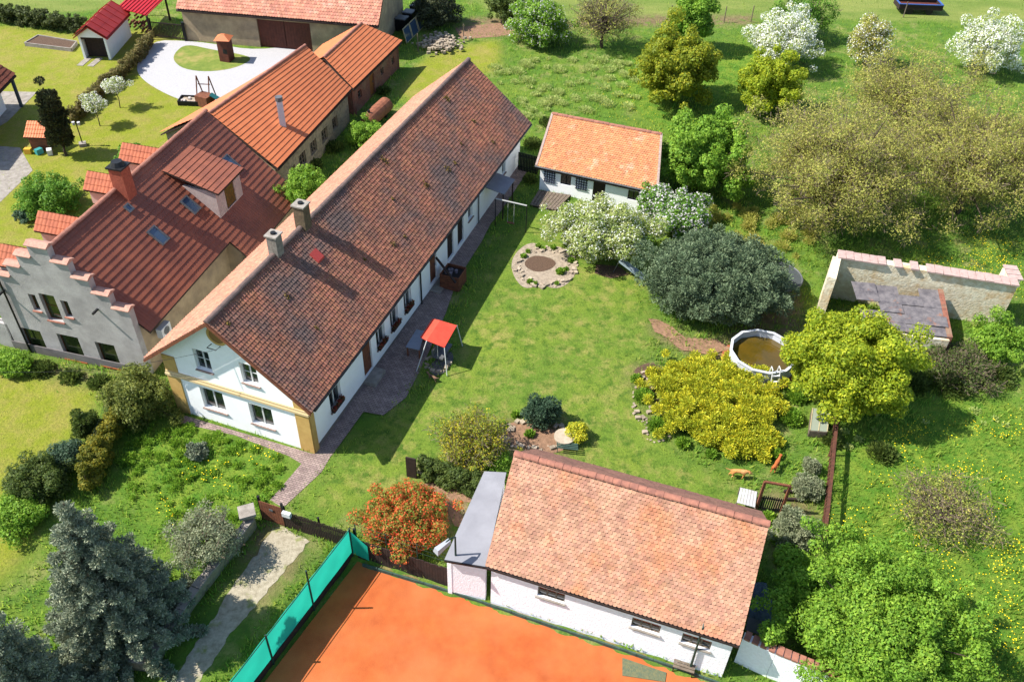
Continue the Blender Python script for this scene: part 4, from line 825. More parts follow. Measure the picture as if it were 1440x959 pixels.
c = G(637, 400); cr = thing('planter_crate', 'large brown slatted wooden crate planter at the paving edge', 'planter', c); X, Y = M.n*1.25, M.u*1.25; o = c-X/2-Y/2
for k in range(7):
    for a, d_ in ((o, X), (o+X, Y), (o+Y, X), (o, Y)): MB().obox(a+Z*(.03+k*.15), d_, (Y if d_ is X else X).normalized()*.04, Z*.13).build('slat', WOOD, cr)
MB().obox(o+X*.05+Y*.05+Z*.2, X*.9, Y*.9, Z*.7).build('fill', mat('dark_soil', (48, 42, 40), (34, 30, 28), 6, .95), cr)
for k in range(5): p = c+X*random.uniform(-.35, .35)+Y*random.uniform(-.35, .35)+Z*.9; MB().tube([p, p+Z*.22], [.09, .11], 8).build('pot', mat('plant_pots', (120, 110, 120), rough=.6, isl=.4), cr)
one(MB().bar(G(641, 398, 1.0), GA(613, 362, 2.3), .12, .1), 'leaning_beam', WOODD, 'dark wooden beam leaning from the crate to the house wall', 'beam')
tl_ = thing('washing_frame', 'white swing beam on slim posts over the shaded grass near the porch', 'frame', G(740, 318))
a, c = GA(697, 279.6, 2.4), GA(741, 289.5, 2.4); MB().tube([a, c], .05, 8).build('beam', mat('beam_paint', (176, 176, 172), rough=.6), tl_)
for p in (a, c): MB().tube([V(p.x, p.y, hz(p.x, p.y)), p], .035, 6).build('post', DARKM, tl_)
for t_ in (.4, .6): p = a.lerp(c, t_); MB().tube([p, p-Z*1.6], .008, 4).build('rope', FRW, tl_)
p = a.lerp(c, .5); MB().obox(p-Z*1.65-(c-a)*.12-V(0, .1, 0), (c-a)*.24, V(0, .2, 0), Z*.04).build('seat', WOOD, tl_)
bf = thing('black_fence', 'short black picket fence between the farmhouse and the cottage', 'fence', G(740, 238)); pa, pb = G(728, 239), G(756, 246)
for k in range(13): p = pa.lerp(pb, (k+.5)/13); MB().box(p, .1, .03, 1.5, -.3).build('picket', DARKM, bf)
for hh in (.3, 1.2): MB().bar(pa+Z*hh+V(0, .05, 0), pb+Z*hh+V(0, .05, 0), .04, .08).build('rail', DARKM, bf)
# ------------------------------------------------------------------ pool, trampoline, gate and fences on the right
pc = G(1073.5, 494, .95); pr = (G(1119, 486, .95)-G(1028.5, 486, .95)).length/2; pg = V(pc.x, pc.y, hz(pc.x, pc.y))
po = thing('round_pool', 'round white-walled garden pool of murky amber water with ladder', 'pool', pg)
b = MB(); w_ = MB(); nS = 12; rs = []
for k in range(nS):
    t0, t1 = 6.2832*k/nS, 6.2832*(k+1)/nS; pt = lambda r, t, z: pg+V(r*math.cos(t), r*math.sin(t), z)
    b.hexa([pt(pr-.06, t0, 0), pt(pr, t0, 0), pt(pr, t1, 0), pt(pr-.06, t1, 0), pt(pr-.06, t0, .95), pt(pr, t0, .95), pt(pr, t1, .95), pt(pr-.06, t1, .95)])
    rl = MB().hexa([pt(pr-.1, t0, .952), pt(pr+.06, t0, .952), pt(pr+.06, t1, .952), pt(pr-.1, t1, .952), pt(pr-.1, t0, 1.0), pt(pr+.06, t0, 1.0), pt(pr+.06, t1, 1.0), pt(pr-.1, t1, 1.0)]).build('rim', PVC, po)
b.build('wall', PVC, po)
MB().prism([pg+V((pr-.07)*math.cos(6.2832*k/36), (pr-.07)*math.sin(6.2832*k/36), .05) for k in range(36)], Z*.5).build('water', WATER, po)
MB().prism([pg+V((pr+.35)*math.cos(6.2832*k/36), (pr+.35)*math.sin(6.2832*k/36), -.02) for k in range(36)], Z*.05).build('base', mat('pool_base', (170, 96, 60), (140, 84, 58), 3, .9), po)
for sx in (-.22, .22):
    dv = (G(1082, 540)-pg); dv.z = 0; dv.normalize(); tv = V(-dv.y, dv.x, 0); p = pg+dv*pr+tv*sx
    MB().tube([p+dv*.45, p+dv*.12+Z*1.35, p-dv*.12+Z*1.4, p-dv*.3+Z*.3], .03, 6).build('ladder_rail', FRW, po)
for k in range(3): MB().obox(p-tv*.44+dv*(.36-k*.11)+Z*(.3+k*.33), tv*.44, dv*.12, Z*.03).build('ladder_step', FRW, po)
tc_ = G(1092, 388, .75); tg = V(tc_.x, tc_.y, hz(tc_.x, tc_.y)); tr = thing('trampoline', 'round trampoline with pale rim half under the dark yew', 'trampoline', tg); r = 1.55
MB().prism([tg+V(r*math.cos(6.2832*k/32), r*math.sin(6.2832*k/32), .7) for k in range(32)], Z*.02).build('mat', mat('tramp_mesh', (78, 84, 84), (64, 70, 70), 12, .8), tr)
MB().tube([tg+V((r+.06)*math.cos(6.2832*k/32), (r+.06)*math.sin(6.2832*k/32), .74) for k in range(33)], .06, 6).build('rim', GREYM, tr)
for k in range(6): p = tg+V((r+.05)*math.cos(k*1.047+.3), (r+.05)*math.sin(k*1.047+.3), 0); MB().tube([p, p+Z*.7], .025, 6).build('leg', GREYM, tr)
cf = thing('cold_frame', 'small glazed cold frame box in the grass beside the rusty fence', 'cold frame', G(1150, 603)); q = [G(1136, 613), G(1160, 615), G(1164, 583), G(1140, 582)]
b = MB()
for i in range(4):
    a, c = q[i], q[(i+1) % 4]; MB().bar(a+Z*.2, c+Z*.2, .05, .42).build('side', WOODG, cf)
MB().hexa([p+Z*.42 for p in q]+[p+Z*.45 for p in q]).build('glass_lid', mat('lid_glass', (150, 158, 140), rough=.15, spec=.7), cf)
for t_ in (0, .5, 1): MB().bar(q[0].lerp(q[1], t_)+Z*.46, q[3].lerp(q[2], t_)+Z*.46, .04, .04).build('lid_bar', WOODP, cf)
rfc = thing('rusty_fence', 'rusty pipe fence dividing the garden from the meadow', 'fence', G(1160, 690)); fp = [G(1172, 590, 0), G(1166, 640), G(1161, 690), G(1156, 735), G(1151, 775)]
for i, p in enumerate(fp): MB().tube([p-Z*.1, p+Z*1.15], .06, 7).build('post', RUST, rfc)
for a, c in zip(fp, fp[1:]):
    MB().bar(a+Z*1.1, c+Z*1.1, .16, .12).build('top_rail', RUST, rfc); MB().bar(a+Z*.35, c+Z*.35, .05, .05).build('lower_rail', RUST, rfc)
    for k in range(9): p = a.lerp(c, (k+.5)/9); MB().box(p, .03, .03, 1.05, .2).build('bar', RUST, rfc)
gt = thing('garden_gate', 'brown timber frame with black slatted garden gate behind the barn', 'gate', G(1080, 713)); a, c = G(1063, 716), G(1097, 722)
hh = Zh(a, 1075, 677)
for p in (a, c): MB().bar(p-Z*.1, p+Z*hh, .12, .12).build('post', WOOD, gt)
MB().bar(a+Z*hh, c+Z*hh, .1, .1).build('top_rail', WOOD, gt)
for k in range(11): p = a.lerp(c, (k+.7)/11.4); MB().box(p+Z*.1, .06, .03, 1.0, math.atan2((c-a).y, (c-a).x)).build('slat', DARKM, gt)
for h_ in (.2, .95): MB().bar(a+Z*h_, c+Z*h_, .04, .06).build('rail', DARKM, gt)
q = [G(1041, 685, .55), G(1065, 691, .55), G(1062, 713, .55), G(1036, 706, .55)]; wt = thing('white_plank_table', 'weathered white plank table beside the garden gate', 'table', V(q[0].x, q[0].y, hz(0, q[0].y)))
for k in range(6): t0, t1 = k/6+.01, (k+1)/6-.01; pq = [q[0].lerp(q[1], t0), q[0].lerp(q[1], t1), q[3].lerp(q[2], t1), q[3].lerp(q[2], t0)]; MB().hexa([p-Z*.04 for p in pq]+pq).build('plank', mat('white_planks', (206, 204, 204), (180, 176, 174), 4, .8, isl=.1), wt)
for p in q: MB().bar(V(p.x, p.y, hz(p.x, p.y)), p-Z*.041, .06, .06).build('leg', WOODG, wt)
for i, (px_, py_) in enumerate(((1112, 692), (1112, 703))):
    one(MB().bar(G(px_-10, py_)+Z*.08, G(px_+13, py_+1)+Z*.08, .12, .16), 'bed_edging', WOODD, ['dark timber bed edging nearest the grey lavender', 'dark timber bed edging beside the leafy bed'][i], 'edging')
rt_ = thing('round_stone_table', 'round pale stone slab on a stub before the low shrubs', 'table', G(793, 622)); o = rt_.location.copy()
MB().tube([o, o+Z*.4], .25, 10).build('stub', STONE, rt_); MB().tube([o+Z*.4, o+Z*.5], .55, 20).build('table_top', mat('slab', (196, 180, 158), (176, 160, 138), 4, .9), rt_)
gb = thing('green_bench', 'thin green metal bench by the round stone slab', 'bench', G(797, 634)); o = gb.location.copy()
for k in range(4): MB().obox(o+V(-.55, -.2+k*.12, .42), V(1.1, -.1, 0), V(0, .07, 0), Z*.025).build('slat', KERBG, gb)
for sx in (-.5, .5):
    for sy in (-.18, .2): MB().tube([o+V(sx, sy-.1*sx, 0), o+V(sx, sy-.1*sx, .42)], .02, 6).build('leg', KERBG, gb)
q = [G(587.5, 644, .35), G(600, 648, .35), G(597, 667, .35), G(579, 664, .35)]; pt_ = thing('slatted_lounger', 'pale slatted wooden bench beside the ivy hedge', 'bench', V(q[0].x, q[0].y, hz(0, q[0].y)))
for k in range(8): t0, t1 = k/8+.015, (k+1)/8-.03; pq = [q[0].lerp(q[1], t0), q[0].lerp(q[1], t1), q[3].lerp(q[2], t1), q[3].lerp(q[2], t0)]; MB().hexa([p-Z*.03 for p in pq]+pq).build('slat', WOODP, pt_)
for p in q: MB().bar(V(p.x, p.y, hz(p.x, p.y)), p-Z*.031, .05, .05).build('leg', WOODP, pt_)
one(MB().obox(G(572, 670), V(.5, -.12, 0), V(.03, .06, 0), Z*1.45), 'wooden_screen', WOODD, 'upright dark plank screen at the end of the ivy hedge', 'screen')
P = []
for (px_, py_, r_) in ((1065, 835, .5), (1070, 858, .6), (1080, 872, .35)):
    o = G(px_, py_); m_ = 14; g_ = MB()
    for i in range(m_+1):
        for j in range(m_+1):
            x, y = (i/m_-.5)*2*r_, (j/m_-.5)*2.4*r_; e = max(0, 1-(x*x+y*y)/(1.6*r_*r_)); g_.v.append((o.x+x+random.uniform(-.03, .03), o.y+y, o.z+e*.5*r_*(1.2+math.sin(i*1.7+j)*.4+math.sin(j*2.3)*.3)+random.uniform(0, .06)))
    g_.f = [(i*(m_+1)+j, (i+1)*(m_+1)+j, (i+1)*(m_+1)+j+1, i*(m_+1)+j+1) for i in range(m_) for j in range(m_)]
    one(g_, 'tarpaulin', TARP, ['crumpled blue-grey tarpaulin heaped close to the barn gable', 'large rumpled blue-grey tarpaulin before the concrete slab', 'small crumpled tarpaulin nearest the white wall'][len(P)], 'tarpaulin', smooth=True, origin=o); P.append(0)
sheet('concrete_slab', [(1050, 872), (1098, 888), (1092, 908), (1046, 890)], .3, LEADG)
gs_ = thing('garden_slide', 'pale blue-white slide under the blossoming apple tree', 'slide', G(893, 388)); a, c = G(872, 366, 1.0), G(906, 392, .12); d_ = (c-a); x = V(-d_.y, d_.x, 0).normalized()
for s_ in (-1, 1): MB().obox(a+x*.22*s_-Z*.02, d_, x*.03*s_, Z*.14).build('side_rail', mat('slide_plastic', (170, 186, 196), rough=.4), gs_)
MB().obox(a-x*.2-Z*.02, d_, x*.4, Z*.03).build('chute', MATS['slide_plastic'], gs_)
for s_ in (-1, 1): MB().tube([a+x*.2*s_-V(.3, -.2, 0)-Z*1.05, a+x*.2*s_], .025, 6).build('ladder_leg', GREYM, gs_)
# ------------------------------------------------------------------ animals
def animal(name, label, cat, chains, mats_, loc, rz, sc_=1.):
    me = bpy.data.meshes.new(name); vs, es, rd = [], [], []; idx = {}
    for ch in chains:
        prev = None
        for p, r in ch:
            key = tuple(round(x, 3) for x in p)
            if key not in idx: idx[key] = len(vs); vs.append(key); rd.append(r)
            if prev is not None: es.append((prev, idx[key]))
            prev = idx[key]
    me.from_pydata([tuple(x*sc_ for x in v) for v in vs], es, []); o = bpy.data.objects.new(name, me); COL.objects.link(o); me.materials.append(mats_)
    sk = o.modifiers.new('skin', 'SKIN'); 
    for i, v in enumerate(me.skin_vertices[0].data): v.radius = (rd[i]*sc_, rd[i]*sc_); v.use_root = (i == 0)
    ss = o.modifiers.new('sub', 'SUBSURF'); ss.levels = ss.render_levels = 2; o.location = loc; o.rotation_euler = (0, 0, rz); tag(o, label, cat); return o
def dog(head_down=False):
    hd = [((.42, 0, .52), .1), ((.52, 0, .66 if not head_down else .5), .075), ((.62, 0, .72 if not head_down else .42), .085), ((.76, 0, .69 if not head_down else .35), .045)]
    ch = [[((-.3, 0, .5), .11), ((0, 0, .5), .12), ((.3, 0, .5), .14)], [((.3, 0, .5), .14)]+hd, [((-.3, 0, .5), .11), ((-.42, 0, .54), .04), ((-.58, 0, .62), .025), ((-.7, 0, .66), .015)]]
    for s in (-1, 1):
        ch.append([((.3, 0, .5), .14), ((.32, .1*s, .38), .06), ((.33+.05*s, .1*s, .2), .035), ((.34+.08*s, .1*s, .02), .032)])
        ch.append([((-.3, 0, .5), .11), ((-.3, .1*s, .38), .075), ((-.26-.05*s, .1*s, .25), .045), ((-.36-.06*s, .1*s, .14), .03), ((-.33-.06*s, .1*s, .02), .03)])
        ch.append([hd[2], ((.59, .07*s, .8 if not head_down else .5), .03), ((.57, .1*s, .76 if not head_down else .45), .015)])
    return ch
GING = mat('ginger_fur', (206, 132, 66), (222, 170, 110), 6, .9, bump=.3, bscale=40); REDD = mat('red_fur', (170, 88, 42), (190, 108, 56), 6, .9, bump=.3, bscale=40)
o = G(1036, 671); animal('dog', 'ginger dog walking along the edge of the golden juniper', 'dog', dog(True), GING, o, -.05, .95)
o = G(1089, 660); animal('dog', 'red-brown dog standing by the tip of the golden juniper', 'dog', dog(), REDD, o, 1.0, .85)
o = G(609, 535); animal('dog', 'small tan and black dog at the lawn edge near the swing', 'dog', dog(), mat('tan_black_fur', (150, 116, 92), (60, 48, 44), 5, .9), o, 2.6, .6)
# ------------------------------------------------------------------ yard things further back
tk = thing('rusty_tank', 'rusty cylindrical tank lying beside the brick outbuilding', 'tank', G(528, 168)); a, c = G(517, 171, .65), G(543, 147, .65); d_ = (c-a).normalized()
MB().tube([a-d_*.15, a, c, c+d_*.15], [.4, .62, .62, .4], 18).build('drum', RUSTT, tk)
for t_ in (.25, .75): p = a.lerp(c, t_); MB().box(V(p.x, p.y, hz(p.x, p.y)), .9, .2, .3, math.atan2(d_.y, d_.x)+1.57).build('cradle', WOODD, tk)
MB().tube([a.lerp(c, .1)+Z*.6, a.lerp(c, .1)+Z*.8], .1, 8).build('filler_cap', DARKM, tk)
b = MB()
for _ in range(240):
    o = G(random.gauss(622, 12), random.gauss(66, 5)); s_ = random.uniform(.1, .24); h_ = random.uniform(0, .45); rz = random.random()*3
    b.box(o+Z*h_, s_*1.5, s_, s_, rz)
tag(b.build('rubble_heap', STN, kind='stuff'), 'heap of pale rubble and split logs on the grass behind the outbuildings', 'rubble heap')
for k, (px_, py_) in enumerate(((566, 42), (576, 33), (586, 24), (594, 14))):
    o = G(px_, py_); ct = thing('black_crate', 'black crate at position %s of the row on the barn gable' % ['one, closest the brick outbuilding', 'two', 'three', 'four, farthest back'][k] if False else ['black crate closest to the brick outbuilding', 'black crate second from the brick outbuilding', 'black crate third from the brick outbuilding', 'black crate farthest from the brick outbuilding'][k], 'crate', o, 'black crates along the barn gable')
    MB().box(o, 1.0, 1.0, 1.1, -.3).build('body', DARKM, ct); MB().box(o+Z*1.1, 1.06, 1.06, .1, -.3).build('lid', GREYM, ct)
for k in range(3):
    a, c = G(572+k*9, 62-k*9), G(580+k*9, 54-k*9); lb_ = ['pale old window frame leaning nearest the rubble heap', 'old window frame leaning in the middle of three', 'old window frame leaning nearest the far crate'][k]
    f = thing('old_window_frame', lb_, 'window frame', a, 'old frames leaning by the crates'); up = V(-.35, .3, 1.2)
    for p, q in ((a, c), (a+up, c+up), (a, a+up), (c, c+up)): MB().bar(p+Z*.03, q+Z*.03, .07, .06).build('frame_bar', WOODP, f)
    MB().hexa([a, c, c+V(.01, .01, 0), a+V(.01, .01, 0), a+up, c+up, c+up+V(.01, .01, 0), a+up+V(.01, .01, 0)]).build('pane', SKYG, f)
yg = thing('slatted_yard_gate', 'dark slatted yard gate between posts at the white gravel', 'gate', G(238, 55)); a, c = G(215, 53), G(262, 58)
for k in range(24): p = a.lerp(c, (k+.5)/24); MB().bar(p+Z*.15, p+Z*1.5+(c-a)*.02, .06, .03).build('slat', WOODD, yg)
for h_ in (.2, 1.45): MB().bar(a+Z*h_, c+Z*h_, .05, .08).build('rail', WOODD, yg)
for p in (a, c): MB().box(p-Z*.1, .22, .22, 1.85, .2).build('post', DARKM, yg)
sm = thing('garden_oven', 'tall brown garden oven with small tiled cap on the grass island', 'oven', G(320, 85)); o = sm.location.copy()
MB().box(o, .95, .95, 2.0, -.25).build('body', DOORB, sm); MB().hexa([o+V(*p) for p in ((-.7, -.7, 2.0), (.7, -.7, 2.0), (.7, .7, 2.0), (-.7, .7, 2.0), (-.15, -.15, 2.35), (.15, -.15, 2.35), (.15, .15, 2.35), (-.15, .15, 2.35))]).build('cap', METO, sm); MB().box(o+V(.1, -.5, .8), .4, .06, .4, -.25).build('oven_door', DARKM, sm)
pg_ = thing('play_tower', 'wooden play tower with A-frame and teal slide on the white gravel', 'play tower', G(290, 148)); o = pg_.location.copy()
MB().box(o, 1.2, 1.0, .9, -.4).build('box', WOOD, pg_)
for sx in (-.5, .5):
    MB().tube([o+V(sx-.35, .4, 0), o+V(sx, .45, 2.3)], .05, 6).build('frame_leg', WOOD, pg_); MB().tube([o+V(sx+.4, .5, 0), o+V(sx, .45, 2.3)], .05, 6).build('frame_leg', WOOD, pg_)
MB().tube([o+V(-.5, .45, 1.6), o+V(.5, .45, 1.6)], .04, 6).build('cross_bar', WOOD, pg_)
MB().obox(o+V(.5, -.25, .95), V(1.6, -.3, -.85), V(.08, .5, 0), Z*.05).build('slide', mat('teal_plastic', (40, 110, 112), rough=.4), pg_)
sb_ = thing('sandpit_cart', 'low dark sandpit box with toys beside the play tower', 'sandpit', G(268, 145)); o = sb_.location.copy()
for a, s_ in ((V(0, -.55, 0), (1.7, .08)), (V(0, .55, 0), (1.7, .08)), (V(-.82, 0, 0), (.08, 1.02)), (V(.82, 0, 0), (.08, 1.02))): MB().box(o+a, *s_, .4).build('side', DARKM, sb_)
MB().box(o, 1.55, 1.0, .25).build('sand', STN, sb_)
for k in range(6): MB().box(o+V(random.uniform(-.6, .6), random.uniform(-.4, .4), .25), .2, .15, .12, k).build('toy', mat('toy_white', (200, 190, 180), rough=.5, isl=.5), sb_)
rbd = thing('raised_bed', 'long raised vegetable bed with pale edging beside the garage', 'raised bed', G(70, 65)); q = [G(36, 65), G(101, 73), G(109, 63), G(55, 54)]
for i in range(4): MB().bar(q[i]+Z*.15, q[(i+1) % 4]+Z*.15, .1, .35).build('edging', CONC, rbd)
MB().hexa([p for p in q]+[p+Z*.25 for p in q]).build('soil', MULCH, rbd)
ph = thing('playhouse', 'tiny playhouse with orange tile roof and coloured toys by the cypress', 'playhouse', G(62, 207)); o = ph.location.copy()
MB().box(o, 1.3, 1.1, 1.2).build('body', WOOD, ph); e = [o+V(-.85, -.75, 1.15), o+V(.85, -.75, 1.15), o+V(.85, .45, 1.9), o+V(-.85, .45, 1.9)]; MB().hexa([p-Z*.06 for p in e]+e).build('roof', WOODD, ph); sheetroof('roof_sheet', ph, *e, METO, wave=.2, amp=.03)
for k, m_ in enumerate((mat('toy_yellow', (224, 170, 50), rough=.5), mat('toy_teal', (60, 150, 150), rough=.5), FRW)): MB().box(o+V(-.7+k*.8, -1.0, 0), .5, .35, .4, k).build('toy', m_, ph)
ln_ = thing('garden_lantern', 'black garden lantern post on a stone foot beside the cypress', 'lantern', G(117, 205)); o = ln_.location.copy()
MB().box(o, .5, .5, .25, .4).build('foot', CONC, ln_); MB().tube([o+Z*.25, o+Z*1.7], .04, 6).build('pole', DARKM, ln_)
for s in (-1, 1): MB().tube([o+V(.2*s, 0, 1.7), o+V(.2*s, 0, 1.95)], [.08, .12], 8).build('lantern_head', FRW, ln_)
MB().tube([o+V(-.2, 0, 1.7), o+V(.2, 0, 1.7)], .02, 6).build('arm', DARKM, ln_)
bt = thing('blue_trailer', 'dark open trailer with blue rim under the far bushes', 'trailer', G(1288, 17)); o = bt.location.copy(); BLU = mat('blue_paint', (60, 96, 168), rough=.5)
MB().box(o+Z*.5, 4.4, 1.7, .2).build('bed', DOORB, bt)
for a, s_ in ((V(0, -.85, .5), (4.5, .1)), (V(0, .85, .5), (4.5, .1)), (V(-2.2, 0, .5), (.1, 1.6)), (V(2.2, 0, .5), (.1, 1.6))): MB().box(o+a, *s_, .5).build('side', WOODD, bt); MB().box(o+a+Z*.502, s_[0]+.04, s_[1]+.04, .07).build('rim', BLU, bt)
for sx in (-1, 1):
    for sy in (-1, 1): MB().tube([o+V(sx, sy*.7, .35), o+V(sx, sy*.88, .35)], .35, 14).build('wheel', DARKM, bt)
a, c = GA(-30, 523, 5.2), OF+M.n*-.3+Z*5.6-M.u*.3
one(MB().tube([a.lerp(c, t/12)-Z*.5*math.sin(math.pi*t/12) for t in range(13)], .012, 4), 'power_cable', DARKM, 'thin black cable strung to the white gable', 'cable')
for k, (px_, py_, h_) in enumerate(((588, 72, 1.6), (652, 58, 1.6), (630, 20, 1.8), (884, 33, 1.6), (942, 32, 1.7), (1018, 32, 1.6), (1056, 31, 1.6), (1270, 25, 1.6))):
    one(MB().tube([G(px_, py_), G(px_, py_)+Z*h_], .05, 6), 'fence_post', WOODG, ['bare post by the rubble heap', 'bare post at the grass track', 'tall post beside the dark lean-to brush', 'thin field fence post near the bare tree', 'thin field fence post behind the yellow-green tree', 'thin field fence post left of the white blossom tree', 'thin field fence post behind the white blossom tree', 'thin field fence post near the blue trailer'][k], 'post', 'field fence posts')
# ------------------------------------------------------------------ vegetation
LEAFN, LEAFS = 1.2, .85
def mpp(p): return (Vector(p)-V(0, 0, CAMH)).length/FPX
def nrm(a): return a/np.maximum(np.linalg.norm(a, axis=-1, keepdims=True), 1e-6)
def leaves(centers, radii, n, size, aspect=1.4, mode='round', squash=.85, core=.35, up=.35):
    """leaf-sized quads scattered through clumps"""
    n = int(n*LEAFN); size = size*LEAFS; c = np.array(centers); r = np.array(radii); w_ = r**2; k = rng.choice(len(c), n, p=w_/w_.sum())
    d = nrm(rng.normal(size=(n, 3))); rad = r[k]*(core+(1-core)*rng.random(n)**.5); p = c[k]+d*rad[:, None]*np.array([1, 1, squash])
    s = size*(.55+.9*rng.random(n))
    if mode == 'round':
        nn = nrm(d*.9+rng.normal(size=(n, 3))*.55+np.array([0, 0, up])); a = nrm(np.cross(nn, rng.normal(size=(n, 3)))); b = np.cross(nn, a)
    else:                                              # needles and sprays point outwards
        a = nrm(d*1.0+rng.normal(size=(n, 3))*.35+np.array([0, 0, up])); b = nrm(np.cross(a, rng.normal(size=(n, 3))))
    a = a*(s*aspect*.5)[:, None]; b = b*(s*.5)[:, None]
    return np.stack([p-a, p+a*.7+b, p+a*.7-b], 1)
def clumps(K, rx, ry, rz, zc, cr, shell=.62, flat=-.75, lm_=1.):
    i = np.arange(K)+.5; ph = np.arccos(1-2*i/K); th = np.pi*(1+5**.5)*i+rng.random()*6
    d = np.stack([np.cos(th)*np.sin(ph), np.sin(th)*np.sin(ph), np.cos(ph)], 1)+rng.normal(size=(K, 3))*.12
    d = d[d[:, 2] > flat]; f = shell+(1-shell)*rng.random(len(d)); lump = 1+lm_*(.22*np.sin(d[:, 0]*3.5+rng.random()*6)*np.cos(d[:, 1]*4+rng.random()*6)+.1*np.sin(d[:, 2]*7+d[:, 0]*5)+.1*rng.normal(size=len(d)))
    c = d*np.array([rx, ry, rz])*(f*lump)[:, None]; c[:, 2] += zc
    ci = nrm(rng.normal(size=(K//5, 3)))*np.array([rx, ry, rz])*(.35+.4*rng.random((K//5, 1))); ci[:, 2] = np.maximum(ci[:, 2], flat*rz)+zc; c = np.concatenate([c, ci])
    return c, cr*(.65+.7*rng.random(len(c)))
def limbs(root, gp_, cs, trunk_r, zf, m, n=26):
    b = MB(); top = gp_+Z*zf
    b.tube([gp_-Z*.1, gp_+Z*zf*.5+V(random.uniform(-.1, .1), random.uniform(-.1, .1), 0), top], [trunk_r*1.25, trunk_r, trunk_r*.8], 8); b.build('trunk', m, root)
    l = MB(); pick = cs if len(cs) <= n else cs[rng.choice(len(cs), n, replace=False)]
    for c in pick:
        e = Vector(c); mid = top.lerp(e, .5)+V(random.uniform(-.2, .2), random.uniform(-.2, .2), random.uniform(0, .3)); l.tube([top-Z*random.random()*zf*.3, mid, e], [trunk_r*.5, trunk_r*.28, .015], 5)
    l.build('limbs', m, root, kind='stuff')
def tree(name, label, cat, cpx, rpx, zc, rz, K, cr, n, size, lm, trunk_r=.14, zf=None, mode='round', aspect=1.4, ryf=1., flat=-.75, shell=.62, twigs=0, group=None, flowers=None, up=.35, limbn=26, core=.35, m=None, lump=1.):
    c0 = G(*cpx, zc); gp_ = V(c0.x, c0.y, hz(c0.x, c0.y)); rx = rpx*mpp(c0); t = thing(name, label, cat, gp_, group)
    cs, rs = clumps(K, rx, rx*ryf, rz, zc, cr, shell, flat, lump); cs[:, 2] = np.maximum(cs[:, 2], .12+rs*.3); cs += np.array(gp_)
    P = leaves(cs, rs, n, size, aspect, mode, up=up, core=core); P = P[P[:, :, 2].min(1) > gp_.z+.01]; quads('crown', P, lm, t)
    if trunk_r: limbs(t, gp_, cs, trunk_r, zf or max(.3, zc-rz*.4), m or BARK, limbn)
    if twigs: quads('twigs', leaves(cs, rs*1.05, twigs, .028, 26, 'needle', core=.05, up=.2), TWIG, t)
    if flowers: quads('blossom', leaves(cs, rs*1.08, flowers[1], flowers[2], 1.1, core=.7), flowers[0], t)
    return t
LG = leafmat('leaf_green', (112, 142, 50), (78, 116, 38)); LY = leafmat('leaf_yellow_green', (164, 166, 38), (114, 132, 32)); LB = leafmat('leaf_bright', (132, 158, 52), (94, 128, 40))
LO = leafmat('leaf_olive', (168, 156, 86), (138, 142, 66), trans=.5); LD = leafmat('yew_needles', (110, 124, 92), (66, 82, 58), trans=.15); LJ = leafmat('golden_juniper', (196, 182, 44), (126, 136, 34), trans=.3)
LS = leafmat('blue_spruce', (146, 150, 124), (90, 100, 82), trans=.15); LH = leafmat('hedge_green', (92, 104, 44), (62, 78, 34)); LK = leafmat('dark_cypress', (66, 70, 40), (44, 50, 32), trans=.1); LR = leafmat('red_shrub', (176, 92, 50), (104, 120, 46)); LF = leafmat('forsythia', (176, 158, 38), (112, 124, 42))
LP = leafmat('pale_grey_leaf', (150, 152, 122), (112, 120, 90)); LA = leafmat('apple_leaf', (176, 176, 120), (120, 136, 66)); LT = leafmat('teal_shrub', (84, 104, 84), (62, 84, 62)); LW = leafmat('brown_hedge', (122, 104, 66), (92, 90, 46))
BW = leafmat('white_blossom', (244, 238, 230), (224, 214, 204), .08); BL = leafmat('lilac_blossom', (206, 198, 206), (176, 172, 168), .1); BY = leafmat('dandelion', (232, 200, 30), (214, 176, 20), .1, 0)
# conifers lower left
def spruce(base, tip, r, label, n):
    gp_ = G(*base); h = Zh(gp_, *tip); t = thing('blue_spruce', label, 'spruce', gp_, 'blue spruces by the drive'); cs, rs = [], []
    z = .5
    while z < h-.1:
        rr = r*(1-z/h)**.85+.05; k = max(3, int(rr*6.5))
        for j in range(k):
            th = 6.2832*j/k+z*2.4+random.uniform(-.25, .25); L_ = rr*random.uniform(.8, 1.12)
            for f in np.arange(.35, 1.01, .34/max(L_, .5)): cs.append((gp_.x+math.cos(th)*L_*f, gp_.y+math.sin(th)*L_*f, gp_.z+z-.22*L_*f+.1*f*f*L_)); rs.append(.17+.12*random.random())
        z += .42
    quads('crown', leaves(cs, rs, n, .048, 4.2, 'needle', squash=.75, up=.1, core=.25), LS, t); b = MB().tube([gp_-Z*.1, gp_+Z*h*.97], [.2, .02], 8); b.build('trunk', BARK, t)
    l = MB()
    for c in cs[::3]: l.tube([V(gp_.x, gp_.y, c[2]+.1), Vector(c)], [.04, .012], 4)
    l.build('limbs', BARK, t, kind='stuff'); return t
spruce((178, 890), (62, 668), 3.1, 'tall blue spruce with grey-green sprays beside the drive wall', 150000)
spruce((62, 1010), (2, 800), 2.3, 'second blue spruce at the corner of the front lawn', 62000)
tree('yew_tree', 'broad dark grey-green yew over the trampoline', 'yew', (1008, 390), 92, 2.1, 2.0, 420, .5, 120000, .062, LD, .25, .8, aspect=3.6, shell=.74, ryf=.82, mode='needle', up=.3, lump=.35)
tree('golden_juniper', 'wide golden juniper spreading beside the round pool', 'juniper', (1005, 560), 92, .45, .6, 480, .32, 105000, .045, LJ, .08, .4, aspect=7, ryf=.92, mode='needle', up=.15, flat=-.3, lump=.3)
